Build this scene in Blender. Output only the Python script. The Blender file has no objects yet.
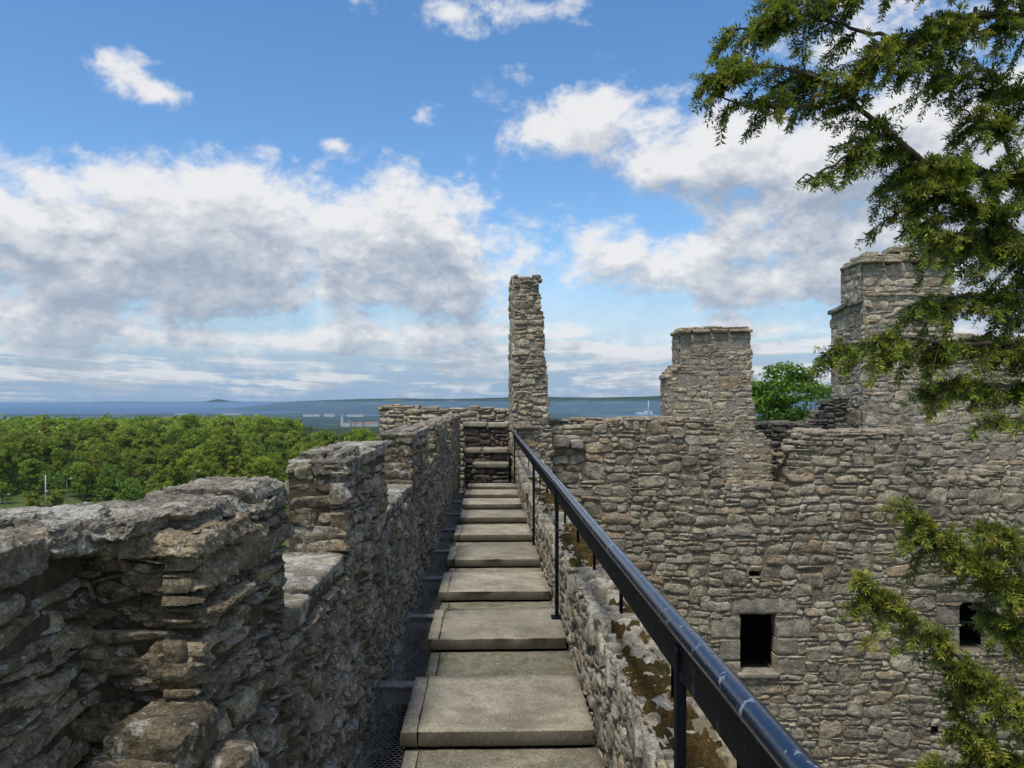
import bpy, math, random
import numpy as np
R_ = math.radians
sc = bpy.context.scene
COL = sc.collection
F, HZ = 800.0, 403.0            # focal length in pixels, row of the horizon

# ------------------------------------------------------------------ camera
cd = bpy.data.cameras.new('camera'); cam = bpy.data.objects.new('camera', cd); COL.objects.link(cam)
cd.sensor_width = 36; cd.lens = F / 1024 * 36; cd.shift_y = (HZ - 384) / 1024
cd.clip_start = 0.05; cd.clip_end = 90000
cam.location = (0, 0, 0); cam.rotation_euler = (R_(90), 0, 0)
sc.camera = cam

# ------------------------------------------------------------------ light
SUN_EL, SUN_AZ = R_(66), R_(210)          # azimuth clockwise from +Y (view direction): high, behind the camera and to the left
SUN_STRENGTH, SUN_ANGLE = 3.2, R_(11)
SKY_STRENGTH = 0.12
EXPOSURE = 0.0
sl = bpy.data.lights.new('sun', 'SUN'); so = bpy.data.objects.new('sun', sl); COL.objects.link(so)
sl.energy = SUN_STRENGTH; sl.angle = SUN_ANGLE; sl.color = (1.0, 0.94, 0.84)
so.rotation_euler = (R_(90) - SUN_EL, 0, -SUN_AZ + math.pi)   # lamp points along local -Z
so.location = (-5, -10, 30)
sc.view_settings.view_transform = 'Standard'; sc.view_settings.look = 'None'
sc.view_settings.exposure = EXPOSURE; sc.view_settings.gamma = 1; sc.view_settings.use_curve_mapping = False
sc.render.engine = 'CYCLES'
sc.cycles.use_denoising = True
sc.cycles.max_bounces = 8; sc.cycles.transparent_max_bounces = 16
sc.cycles.volume_bounces = 0
HAZE_DENSITY = 0.00012


class NT:
    """short-hand for building node trees"""
    def __init__(s, tree):
        s.t = tree; s.n = tree.nodes; s.l = tree.links
    def new(s, typ, **kw):
        n = s.n.new(typ)
        for k, v in kw.items(): setattr(n, k, v)
        return n
    def put(s, sock, v):
        if v is None: return
        if isinstance(v, bpy.types.NodeSocket): s.l.new(v, sock)
        else:
            try: sock.default_value = v
            except Exception:
                sock.default_value = tuple(v) + (1,) if len(v) == 3 else v
    def m(s, op, a, b=None, c=None, clamp=False):
        n = s.new('ShaderNodeMath', operation=op); n.use_clamp = clamp
        s.put(n.inputs[0], a); s.put(n.inputs[1], b)
        if c is not None: s.put(n.inputs[2], c)
        return n.outputs[0]
    def v(s, op, a, b=None):
        n = s.new('ShaderNodeVectorMath', operation=op)
        s.put(n.inputs[0], a); s.put(n.inputs[1], b)
        return n.outputs['Value'] if op in ('DOT_PRODUCT', 'LENGTH') else n.outputs[0]
    def xyz(s, x, y, z):
        n = s.new('ShaderNodeCombineXYZ')
        for i, q in enumerate((x, y, z)): s.put(n.inputs[i], q)
        return n.outputs[0]
    def sep(s, v):
        n = s.new('ShaderNodeSeparateXYZ'); s.put(n.inputs[0], v); return n.outputs
    def noise(s, vec, scale, detail=6, rough=0.55, dist=0.0, dims='3D'):
        n = s.new('ShaderNodeTexNoise', noise_dimensions=dims)
        s.put(n.inputs['Vector'], vec); s.put(n.inputs['Scale'], scale); s.put(n.inputs['Detail'], detail)
        s.put(n.inputs['Roughness'], rough); s.put(n.inputs['Distortion'], dist)
        return n.outputs['Fac']
    def ramp(s, v, lo, hi, a=0.0, b=1.0, smooth=True):
        n = s.new('ShaderNodeMapRange'); n.interpolation_type = 'SMOOTHSTEP' if smooth else 'LINEAR'
        s.put(n.inputs['Value'], v)
        for k, q in (('From Min', lo), ('From Max', hi), ('To Min', a), ('To Max', b)): s.put(n.inputs[k], q)
        return n.outputs[0]
    def mix(s, f, a, b, mode='MIX'):
        n = s.new('ShaderNodeMix', data_type='RGBA', blend_type=mode)
        s.put(n.inputs[0], f)
        for i, q in ((6, a), (7, b)):
            s.put(n.inputs[i], q if isinstance(q, bpy.types.NodeSocket) else (tuple(q) + (1,))[:4])
        return n.outputs[2]
    def scale_col(s, col, f):
        return s.v('MULTIPLY', col, s.xyz(f, f, f))


# ------------------------------------------------------------------ sky with clouds (world)
def px_dir(px, py):
    return math.atan((px - 512) / F) * 1000, math.atan((HZ - py) / math.hypot(F, px - 512)) * 1000   # milliradians

BLOBS = [   # px, py, rx, ry, weight : where the cloud banks stand (azimuth / elevation)
    (40, 262, 150, 62, 1.0), (170, 250, 120, 66, 1.0), (300, 262, 120, 66, 1.05), (420, 258, 110, 70, 1.0), (235, 175, 46, 22, .55),
    (80, 182, 75, 18, .5), (415, 190, 60, 36, .55), (-120, 260, 150, 60, 1.0), (300, 205, 60, 30, .4), (470, 290, 60, 34, .6),
    (690, 268, 125, 48, 1.0), (600, 264, 60, 38, .65), (800, 266, 105, 46, .95), (950, 255, 110, 60, .85), (1100, 240, 150, 90, .9),
    (715, 142, 110, 54, 1.0), (800, 165, 75, 38, .65), (560, 120, 60, 24, .4), (600, 95, 60, 30, .75), (545, 130, 72, 26, .8), (510, 85, 40, 22, .5), (640, 160, 60, 30, .55),
    (470, 8, 80, 22, .8), (370, 2, 50, 14, .55), (560, 8, 50, 18, .5), (130, 70, 40, 20, .72), (160, 95, 26, 12, .6), (105, 55, 18, 12, .4),
    (424, 112, 20, 12, .55), (337, 146, 14, 9, .5), (830, 30, 90, 34, .7), (960, 60, 110, 60, .7), (900, 150, 90, 45, .55),
    (60, 335, 140, 13, .62), (260, 345, 130, 14, .6), (450, 338, 90, 12, .6), (600, 345, 110, 16, .62), (760, 330, 120, 14, .6), (340, 368, 200, 8, .55), (90, 372, 150, 8, .5), (650, 375, 200, 8, .5),
    (-150, 120, 90, 50, .7), (1250, 80, 150, 90, .8), (-400, 200, 200, 90, 1.0), (1500, 220, 220, 90, 1.0),
]
w = bpy.data.worlds.new('World'); sc.world = w; w.use_nodes = True
t = NT(w.node_tree); t.n.clear()
tc = t.new('ShaderNodeTexCoord'); dirv = t.v('NORMALIZE', tc.outputs['Generated'])
dx, dy, dz = t.sep(dirv)
az = t.m('MULTIPLY', t.m('ARCTAN2', dx, dy), 1000.0)
el = t.m('MULTIPLY', t.m('ARCSINE', dz), 1000.0)
sky = t.new('ShaderNodeTexSky'); sky.sky_type = 'NISHITA'; sky.sun_disc = False
sky.sun_elevation = SUN_EL; sky.sun_rotation = SUN_AZ
sky.air_density = 1.0; sky.dust_density = 0.6; sky.ozone_density = 2.5
# horizontal frequency grows towards the horizon, as it does for a flat cloud deck
persp = t.m('DIVIDE', 1.0, t.m('ADD', t.m('MAXIMUM', dz, 0.0), 0.22))
def density(a, e, detail):
    nv = t.xyz(t.m('MULTIPLY', a, 0.0075), t.m('MULTIPLY', e, 0.0105), 3.7)
    n1 = t.noise(nv, 1.45, detail, 0.62, 0.25)
    n2 = t.noise(t.v('ADD', nv, (31.0, 4.0, 9.0)), 4.2, max(2, detail - 2), 0.62, 0.1)
    p = t.xyz(a, e, 0.0)
    s = None
    for (bx, by, rx, ry, wt) in BLOBS:
        ca, ce = px_dir(bx, by)
        q = t.v('MULTIPLY', t.v('SUBTRACT', p, (ca, ce, 0.0)), (1 / (rx * 1.15), 1 / (ry * 1.2), 0.0))
        g = t.m('POWER', 0.3679, t.v('DOT_PRODUCT', q, q))
        s = t.m('MULTIPLY', g, wt) if s is None else t.m('MULTIPLY_ADD', g, wt, s)
    s = t.m('MINIMUM', s, 1.25)
    # layers of small flat based clouds low over the horizon, closer together with distance
    ee = t.m('ADD', t.m('MAXIMUM', e, -8.0), 24.0)
    pl = t.xyz(t.m('MULTIPLY', a, t.m('DIVIDE', 0.55, ee)), t.m('MULTIPLY', t.m('LOGARITHM', ee, 2.718), 4.6), 1.3)
    n3 = t.noise(pl, 1.0, min(detail, 6), 0.60, 0.2)
    low = t.m('MULTIPLY', t.ramp(e, 70.0, 135.0, 1.0, 0.0), t.ramp(n3, 0.34, 0.56, 0.08, 1.25))
    low = t.m('MULTIPLY', low, t.ramp(e, 4.0, 34.0, 0.50, 1.0))
    s = t.m('MAXIMUM', s, low)
    s = t.m('MAXIMUM', s, t.ramp(dy, 0.45, -0.1, 0.0, 0.75))     # cloud added out of view behind the camera, for whiter ambient light
    nn = t.m('ADD', t.m('MULTIPLY', t.m('SUBTRACT', n1, 0.5), 2.9), t.m('MULTIPLY', t.m('SUBTRACT', n2, 0.5), 1.1))
    return t.m('ADD', t.m('SUBTRACT', s, 0.44), t.m('MULTIPLY', nn, t.ramp(s, 0.0, 0.35, 0.28, 1.0)))
d0 = density(az, el, 9)
eup = t.m('ADD', el, t.m('MULTIPLY_ADD', t.m('MAXIMUM', el, 0.0), 0.085, 9.0))
d1 = density(t.m('ADD', az, -6.0), eup, 6)
eup2 = t.m('ADD', el, t.m('MULTIPLY_ADD', t.m('MAXIMUM', el, 0.0), 0.24, 16.0))
d2 = density(t.m('ADD', az, -10.0), eup2, 3)
alpha = t.m('MULTIPLY', t.ramp(d0, -0.08, 0.72), 0.97)
haze_a = t.ramp(el, 10.0, 200.0, 0.95, 0.0)
shade = t.m('MULTIPLY_ADD', t.ramp(d1, 0.05, 1.0), 0.46, t.m('MULTIPLY', t.ramp(d2, 0.0, 0.95), 0.54))
shade = t.m('ADD', t.m('MULTIPLY', shade, 0.80), t.m('MULTIPLY', t.m('SUBTRACT', d1, d0), 0.50), clamp=True)
ccol = t.mix(shade, (0.90, 0.90, 0.91), (0.37, 0.44, 0.55))
lowmix = t.ramp(el, 0.0, 120.0, 0.45, 0.0)
ccol = t.mix(lowmix, ccol, (0.42, 0.53, 0.68))
ccol = t.mix(t.m('MULTIPLY', t.m('SUBTRACT', 1.0, alpha), haze_a), ccol, (0.30, 0.45, 0.66))      # pale blue air between the low clouds
alpha = t.m('MAXIMUM', alpha, haze_a)
hs = t.new('ShaderNodeHueSaturation'); t.put(hs.inputs['Color'], sky.outputs[0]); hs.inputs['Saturation'].default_value = 1.22; hs.inputs['Value'].default_value = 1.45
bg1 = t.new('ShaderNodeBackground'); t.put(bg1.inputs['Color'], hs.outputs[0]); bg1.inputs['Strength'].default_value = SKY_STRENGTH
bg2 = t.new('ShaderNodeBackground'); t.put(bg2.inputs['Color'], ccol); bg2.inputs['Strength'].default_value = 0.95
mx = t.new('ShaderNodeMixShader'); t.put(mx.inputs[0], alpha); t.put(mx.inputs[1], bg1.outputs[0]); t.put(mx.inputs[2], bg2.outputs[0])
wo = t.new('ShaderNodeOutputWorld'); t.put(wo.inputs['Surface'], mx.outputs[0])
w.cycles.sampling_method = 'MANUAL'; w.cycles.sample_map_resolution = 512

# ------------------------------------------------------------------ helpers
def tag(o, label=None, cat=None, group=None, kind=None):
    if label: o['label'] = label
    if cat: o['category'] = cat
    if group: o['group'] = group
    if kind: o['kind'] = kind
    return o
def empty(name, loc=(0, 0, 0), label=None, cat=None, group=None):
    o = bpy.data.objects.new(name, None); COL.objects.link(o); o.location = loc; o.empty_display_size = 0.2
    return tag(o, label, cat, group)
def P(px, py, Y):
    return np.array([(px - 512) / F * Y, Y, (HZ - py) / F * Y])
TH = 0.0285
RT = np.array([math.cos(TH), math.sin(TH), 0.0]); DR = np.array([-math.sin(TH), math.cos(TH), 0.0]); UP = np.array([0, 0, 1.0])
def W(a, l, z):                     # wall-walk frame: across, along, up
    return a * RT + l * DR + z * UP

def _h(ix, iy, iz, seed):
    x = (ix.astype(np.int64) * 374761393 + iy.astype(np.int64) * 668265263 + iz.astype(np.int64) * 2147483647 + seed * 1274126177) & 0xffffffff
    x = ((x ^ (x >> 13)) * 1274126177) & 0xffffffff
    x = ((x ^ (x >> 16)) * 2246822519) & 0xffffffff
    return ((x ^ (x >> 15)) & 0xffff) / 32767.5 - 1.0
def vnoise(p, seed=0):
    i = np.floor(p).astype(np.int64); f = p - i; f = f * f * (3 - 2 * f)
    x, y, z = i[..., 0], i[..., 1], i[..., 2]; fx, fy, fz = f[..., 0], f[..., 1], f[..., 2]
    r = 0
    for a in (0, 1):
        for b in (0, 1):
            for c in (0, 1):
                r = r + _h(x + a, y + b, z + c, seed) * (fx if a else 1 - fx) * (fy if b else 1 - fy) * (fz if c else 1 - fz)
    return r
def fbm(p, o=3, seed=0, gain=0.5):
    r = 0; amp = 1.0
    for k in range(o):
        r = r + amp * vnoise(p * 2 ** k + 17.3 * k, seed + k); amp *= gain
    return r

class MB:
    """collects quads and triangles, with a per-vertex tint, into ONE mesh object"""
    def __init__(s): s.v = []; s.q = []; s.t = []; s.c = []; s.n = 0; s.mq = []; s.mt = []
    def add(s, verts, quads=None, tint=(0.5, 0.5, 1, 1), tris=None, mat=0):
        verts = np.asarray(verts, float).reshape(-1, 3); k = len(verts)
        s.v.append(verts)
        c = np.asarray(tint, float)
        s.c.append(np.broadcast_to(c, (k, 4)) if c.ndim == 1 else c.reshape(-1, 4))
        if quads is not None and len(quads):
            q = np.asarray(quads, np.int64).reshape(-1, 4) + s.n; s.q.append(q); s.mq.append(np.full(len(q), mat))
        if tris is not None and len(tris):
            q = np.asarray(tris, np.int64).reshape(-1, 3) + s.n; s.t.append(q); s.mt.append(np.full(len(q), mat))
        s.n += k
    def box(s, lo, hi, axes=None, origin=(0, 0, 0), tint=(0.5, 0.5, 1, 1), mat=0):
        A = np.eye(3) if axes is None else np.asarray(axes)
        c = np.array([[x, y, z] for x in (lo[0], hi[0]) for y in (lo[1], hi[1]) for z in (lo[2], hi[2])], float)
        s.add(c @ A + np.asarray(origin), [[0, 1, 3, 2], [4, 6, 7, 5], [0, 4, 5, 1], [2, 3, 7, 6], [0, 2, 6, 4], [1, 5, 7, 3]], tint, mat=mat)
    def tube(s, pts, rad, n=8, tint=(0.5, 0.5, 1, 1), mat=0, cap=True):
        pts = np.asarray(pts, float); k = len(pts); rad = np.broadcast_to(np.asarray(rad, float), (k,))
        tg = np.gradient(pts, axis=0); tg /= np.linalg.norm(tg, axis=1, keepdims=True) + 1e-9
        ref = np.array([0, 0, 1.0]) if abs(tg[0][2]) < 0.9 else np.array([1.0, 0, 0])
        a = np.cross(tg, ref); a /= np.linalg.norm(a, axis=1, keepdims=True) + 1e-9
        b = np.cross(tg, a)
        th = np.linspace(0, 2 * math.pi, n, endpoint=False)
        ring = pts[:, None] + rad[:, None, None] * (np.cos(th)[None, :, None] * a[:, None] + np.sin(th)[None, :, None] * b[:, None])
        i = np.arange(k - 1)[:, None] * n; j = np.arange(n)[None]; j2 = (j + 1) % n
        q = np.stack([i + j, i + j2, i + n + j2, i + n + j], -1).reshape(-1, 4)
        vs = ring.reshape(-1, 3); tr = []
        if cap:
            vs = np.vstack([vs, pts[0], pts[-1]]); o = k * n
            for m in range(n):
                tr.append([o, (m + 1) % n, m]); tr.append([o + 1, (k - 1) * n + m, (k - 1) * n + (m + 1) % n])
        s.add(vs, q, tint, tr, mat=mat)
    def build(s, name, mats, parent=None, smooth=True):
        me = bpy.data.meshes.new(name)
        V = np.vstack(s.v); C = np.vstack(s.c)
        Q = np.vstack(s.q) if s.q else np.zeros((0, 4), int); T = np.vstack(s.t) if s.t else np.zeros((0, 3), int)
        nq, nt = len(Q), len(T)
        me.vertices.add(len(V)); me.vertices.foreach_set('co', V.astype(np.float32).ravel())
        me.loops.add(nq * 4 + nt * 3); me.polygons.add(nq + nt)
        me.loops.foreach_set('vertex_index', np.concatenate([Q.ravel(), T.ravel()]).astype(np.int32))
        me.polygons.foreach_set('loop_start', np.concatenate([np.arange(nq) * 4, nq * 4 + np.arange(nt) * 3]).astype(np.int32))
        mi = np.concatenate([np.concatenate(s.mq) if s.mq else [], np.concatenate(s.mt) if s.mt else []]).astype(np.int32)
        me.polygons.foreach_set('material_index', mi)
        me.polygons.foreach_set('use_smooth', np.full(nq + nt, smooth))
        at = me.attributes.new('tint', 'FLOAT_COLOR', 'POINT'); at.data.foreach_set('color', C.astype(np.float32).ravel())
        me.update(calc_edges=True); me.validate()
        for m in (mats if isinstance(mats, (list, tuple)) else [mats]): me.materials.append(m)
        o = bpy.data.objects.new(name, me); COL.objects.link(o)
        if parent is not None: o.parent = parent; o.location = [-q for q in parent.location] if name_world(parent) else (0, 0, 0)
        return o
def name_world(parent):
    return tuple(parent.location) != (0.0, 0.0, 0.0) and not parent.get('local')

# ------------------------------------------------------------------ materials
def mat_new(name):
    m = bpy.data.materials.new(name); m.use_nodes = True
    t = NT(m.node_tree); b = m.node_tree.nodes['Principled BSDF']
    return m, t, b
def stone_mat(name, ca, cb, warm, mortar, stain=(0.05, 0.048, 0.04), stain_amt=0.5, lichen=0.5, lich_col=(0.42, 0.41, 0.36), bump=0.012, grain=1.0, moss=0.0):
    m, t, b = mat_new(name)
    at = t.new('ShaderNodeAttribute', attribute_name='tint')
    sp = t.new('ShaderNodeSeparateColor'); t.put(sp.inputs[0], at.outputs['Color'])
    r, g, bl = sp.outputs
    co = t.new('ShaderNodeTexCoord').outputs['Object']
    off = t.xyz(t.m('MULTIPLY', g, 7.0), t.m('MULTIPLY', r, 5.0), 0.0)
    cs = t.v('ADD', co, off)
    n1 = t.noise(cs, 4.0 * grain, 7, 0.62, 0.3)
    n2 = t.noise(cs, 34.0 * grain, 5, 0.65)
    n3 = t.noise(co, 0.75, 4, 0.6, 0.4)
    strat = t.noise(t.v('MULTIPLY', cs, (2.5, 2.5, 34.0)), 1.0 * grain, 4, 0.6, 0.4)
    base = t.mix(r, ca, cb)
    base = t.mix(t.ramp(g, 0.70, 1.05), base, warm)
    f = t.m('MULTIPLY', t.m('MULTIPLY', t.ramp(n1, 0.25, 0.75, 0.50, 1.50), t.ramp(n2, 0.25, 0.75, 0.62, 1.38)), t.ramp(strat, 0.3, 0.7, 0.86, 1.12))
    base = t.scale_col(base, f)
    base = t.mix(t.m('MULTIPLY', t.ramp(n3, 0.42, 0.68), stain_amt), base, stain)
    ln = t.noise(co, 11.0 * grain, 5, 0.7, 0.6)
    ln2 = t.noise(co, 1.7, 3, 0.6)
    lf = t.m('MULTIPLY', t.ramp(t.m('MULTIPLY_ADD', ln2, 0.45, ln), 0.77, 0.83), lichen)
    base = t.mix(lf, base, lich_col)
    vo = t.new('ShaderNodeTexVoronoi'); vo.feature = 'SMOOTH_F1'; t.put(vo.inputs['Vector'], t.v('ADD', cs, t.v('MULTIPLY', t.xyz(n2, n1, n2), (0.05, 0.05, 0.05)))); vo.inputs['Scale'].default_value = 26.0 * grain
    pit = t.ramp(vo.outputs['Distance'], 0.10, 0.42)
    base = t.scale_col(base, t.m('MULTIPLY_ADD', pit, 0.30, 0.76))
    n5 = t.noise(cs, 150.0 * grain, 4, 0.7)
    base = t.scale_col(base, t.ramp(n5, 0.30, 0.70, 0.60, 1.42))
    sn = t.noise(co, 55.0, 2, 0.5)
    base = t.mix(t.m('MULTIPLY', t.ramp(sn, 0.655, 0.70), lichen * 0.9), base, (0.5, 0.5, 0.46))
    mort = t.scale_col(t.mix(n1, mortar, mortar), t.ramp(n2, 0.25, 0.75, 0.65, 1.3))
    base = t.mix(bl, mort, base)
    if moss > 0:
        geo = t.new('ShaderNodeNewGeometry'); nz = t.sep(geo.outputs['Normal'])[2]
        mn = t.noise(co, 5.0, 6, 0.65)
        mf = t.m('MULTIPLY', t.m('MULTIPLY', t.ramp(nz, 0.45, 0.85), t.ramp(mn, 0.5, 0.62)), moss)
        base = t.mix(mf, base, t.mix(n2, (0.10, 0.085, 0.02), (0.16, 0.10, 0.03)))
    t.put(b.inputs['Base Color'], base)
    b.inputs['Roughness'].default_value = 0.93
    b.inputs['Specular IOR Level'].default_value = 0.18
    h = t.m('ADD', t.m('MULTIPLY_ADD', n2, 0.45, t.m('MULTIPLY', n1, 0.9)), t.m('MULTIPLY', strat, 0.4))
    h = t.m('ADD', h, t.m('MULTIPLY', pit, 0.35))
    h = t.m('ADD', h, t.m('MULTIPLY', n5, 0.34))
    bp = t.new('ShaderNodeBump'); bp.inputs['Strength'].default_value = 0.9; bp.inputs['Distance'].default_value = bump
    t.put(bp.inputs['Height'], h); t.put(b.inputs['Normal'], bp.outputs[0])
    return m
M = {}
M['parapet'] = stone_mat('parapet rubble', (0.135, 0.108, 0.070), (0.295, 0.243, 0.165), (0.19, 0.135, 0.08), (0.088, 0.072, 0.048), stain_amt=0.40, lichen=0.55, bump=0.016)
M['cap'] = stone_mat('parapet capstone', (0.165, 0.145, 0.11), (0.28, 0.25, 0.195), (0.24, 0.19, 0.12), (0.10, 0.09, 0.07), stain_amt=0.35, lichen=0.65, bump=0.014)
M['rubble'] = stone_mat('courtyard rubble', (0.190, 0.160, 0.112), (0.340, 0.296, 0.215), (0.29, 0.22, 0.14), (0.195, 0.165, 0.118), stain_amt=0.40, lichen=0.45, bump=0.022, grain=0.7)
M['shaderub'] = stone_mat('shade toned rubble', (0.07, 0.062, 0.05), (0.125, 0.112, 0.092), (0.12, 0.09, 0.06), (0.05, 0.045, 0.038), stain_amt=0.5, lichen=0.2, bump=0.022, grain=0.7)  # rubble with shade put into its colour, for back wall and step risers
M['gable'] = stone_mat('lime washed rubble', (0.262, 0.222, 0.158), (0.42, 0.364, 0.265), (0.33, 0.24, 0.14), (0.26, 0.235, 0.19), stain_amt=0.28, lichen=0.45, bump=0.022, grain=0.7)
M['lowwall'] = stone_mat('low wall stone', (0.21, 0.188, 0.142), (0.33, 0.30, 0.235), (0.29, 0.23, 0.14), (0.17, 0.145, 0.10), stain_amt=0.35, lichen=0.45, bump=0.012, moss=0.0)
M['dressed'] = stone_mat('dressed stone', (0.21, 0.185, 0.14), (0.285, 0.252, 0.195), (0.24, 0.21, 0.16), (0.1, 0.09, 0.07), stain_amt=0.35, lichen=0.35, bump=0.012)

def simple(name, col, rough=0.6, metal=0.0, spec=0.5, nscale=0, namt=0.3, bump=0.0, bscale=40):
    m, t, b = mat_new(name)
    b.inputs['Roughness'].default_value = rough; b.inputs['Metallic'].default_value = metal; b.inputs['Specular IOR Level'].default_value = spec
    co = t.new('ShaderNodeTexCoord').outputs['Object']
    if nscale:
        n = t.noise(co, nscale, 6, 0.6)
        f = t.ramp(n, 0.25, 0.75, 1 - namt, 1 + namt)
        cc = t.new('ShaderNodeRGB'); cc.outputs[0].default_value = tuple(col) + (1,)
        t.put(b.inputs['Base Color'], t.scale_col(cc.outputs[0], f))
    else: b.inputs['Base Color'].default_value = tuple(col) + (1,)
    if bump:
        bp = t.new('ShaderNodeBump'); bp.inputs['Strength'].default_value = 0.6; bp.inputs['Distance'].default_value = bump
        t.put(bp.inputs['Height'], t.noise(co, bscale, 4, 0.6)); t.put(b.inputs['Normal'], bp.outputs[0])
    return m
def concrete(name, c1, c2, mossc, mossamt, edge=False):
    m, t, b = mat_new(name)
    co = t.new('ShaderNodeTexCoord').outputs['Object']
    at = t.new('ShaderNodeAttribute', attribute_name='tint')
    sp = t.new('ShaderNodeSeparateColor'); t.put(sp.inputs[0], at.outputs['Color'])
    oi = t.new('ShaderNodeObjectInfo').outputs['Random']
    cs = t.v('ADD', co, t.xyz(t.m('MULTIPLY', oi, 13.0), 0.0, 0.0))
    n1 = t.noise(cs, 3.5, 7, 0.65, 0.5); n2 = t.noise(cs, 60, 4, 0.7); n3 = t.noise(cs, 9.0, 6, 0.7, 0.3)
    base = t.mix(t.ramp(n1, 0.3, 0.7), c1, c2)
    base = t.scale_col(base, t.m('MULTIPLY', t.ramp(n2, 0.25, 0.75, 0.72, 1.28), t.ramp(oi, 0, 1, 0.82, 1.12)))
    base = t.mix(t.m('MULTIPLY', t.ramp(n3, 0.48, 0.62), mossamt), base, mossc)
    n4 = t.noise(cs, 1.3, 5, 0.65, 0.8)
    base = t.scale_col(base, t.ramp(n4, 0.35, 0.6, 0.78, 1.08))
    base = t.mix(t.m('MULTIPLY', t.ramp(t.noise(cs, 38.0, 2, 0.5), 0.66, 0.72), 0.55), base, (0.42, 0.41, 0.36))
    # dark brown laid over the vertical faces (tint blue channel = 0 there)
    base = t.scale_col(base, t.ramp(t.noise(cs, 170.0, 3, 0.7), 0.32, 0.68, 0.55, 1.45))
    base = t.mix(t.m('POWER', sp.outputs[2], 0.8), t.mix(n2, (0.030, 0.027, 0.018), (0.062, 0.055, 0.036)), base)
    t.put(b.inputs['Base Color'], base)
    b.inputs['Roughness'].default_value = 0.9; b.inputs['Specular IOR Level'].default_value = 0.25
    bp = t.new('ShaderNodeBump'); bp.inputs['Strength'].default_value = 0.7; bp.inputs['Distance'].default_value = 0.004
    t.put(bp.inputs['Height'], t.m('ADD', n2, t.m('MULTIPLY', n3, 0.8))); t.put(b.inputs['Normal'], bp.outputs[0])
    return m
M['slab'] = concrete('weathered concrete', (0.25, 0.224, 0.170), (0.375, 0.34, 0.265), (0.17, 0.148, 0.092), 0.5)
M['slab_low'] = concrete('mossy concrete', (0.205, 0.188, 0.135), (0.29, 0.264, 0.195), (0.125, 0.115, 0.06), 0.65)
def paint(worn=0.55, base=(0.004, 0.005, 0.008)):
    m, t, b = mat_new('black gloss paint')
    co = t.new('ShaderNodeTexCoord').outputs['Object']
    n = t.noise(co, 14, 5, 0.65, 0.5); n2 = t.noise(co, 60, 4, 0.6)
    chip = t.ramp(t.m('MULTIPLY_ADD', n2, 0.40, n), 0.80, 0.84)
    t.put(b.inputs['Base Color'], t.mix(t.m('MULTIPLY', chip, worn), base, (0.32, 0.36, 0.42)))
    t.put(b.inputs['Roughness'], t.m('ADD', t.ramp(n2, 0.3, 0.7, 0.14, 0.30), t.m('MULTIPLY', chip, 0.4)))
    bp = t.new('ShaderNodeBump'); bp.inputs['Strength'].default_value = 0.25; bp.inputs['Distance'].default_value = 0.002
    t.put(bp.inputs['Height'], n2); t.put(b.inputs['Normal'], bp.outputs[0])
    return m
M['paint'] = paint(0.10)
for n_ in M['paint'].node_tree.nodes:
    if n_.type == 'BSDF_PRINCIPLED': n_.inputs['Specular IOR Level'].default_value = 0.12; n_.inputs['Roughness'].default_value = 0.5; [m_links.remove(l_) for m_links in [M['paint'].node_tree.links] for l_ in list(n_.inputs['Roughness'].links)]
M['railtop'] = paint(); M['railtop'].name = 'black gloss paint tinted with sky sheen'
for n_ in M['railtop'].node_tree.nodes:
    if n_.type == 'MIX': n_.inputs[6].default_value = (0.007, 0.014, 0.032, 1)  # blue of the reflected sky put into the rail's base colour
    if n_.type == 'BSDF_PRINCIPLED': n_.inputs['Specular IOR Level'].default_value = 0.9
M['steel'] = simple('dark galvanised steel', (0.24, 0.22, 0.185), 0.8, 0.0, nscale=20, namt=0.4)
M['wire'] = simple('galvanised wire', (0.30, 0.29, 0.265), 0.7, 0.0)
M['dark'] = simple('unlit interior stone', (0.018, 0.016, 0.012), 0.95, spec=0.03, nscale=5)  # near-black: the shade inside gutter and openings is painted into the colour
M['bark'] = simple('bark', (0.10, 0.075, 0.05), 0.9, nscale=14, namt=0.5, bump=0.02, bscale=25)
M['pole'] = simple('pale galvanised pole', (0.42, 0.42, 0.40), 0.5, nscale=4)
M['white'] = simple('white cladding', (0.6, 0.6, 0.57), 0.7, nscale=0.05, namt=0.1)
M['roof'] = simple('grey roof', (0.16, 0.15, 0.15), 0.8, nscale=0.1)
M['roofr'] = simple('brown tile roof', (0.22, 0.14, 0.10), 0.8, nscale=0.1)
M['wallc'] = simple('cream render', (0.5, 0.47, 0.40), 0.8, nscale=0.1)
M['glass'] = simple('dark glass', (0.03, 0.035, 0.04), 0.1)
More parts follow.
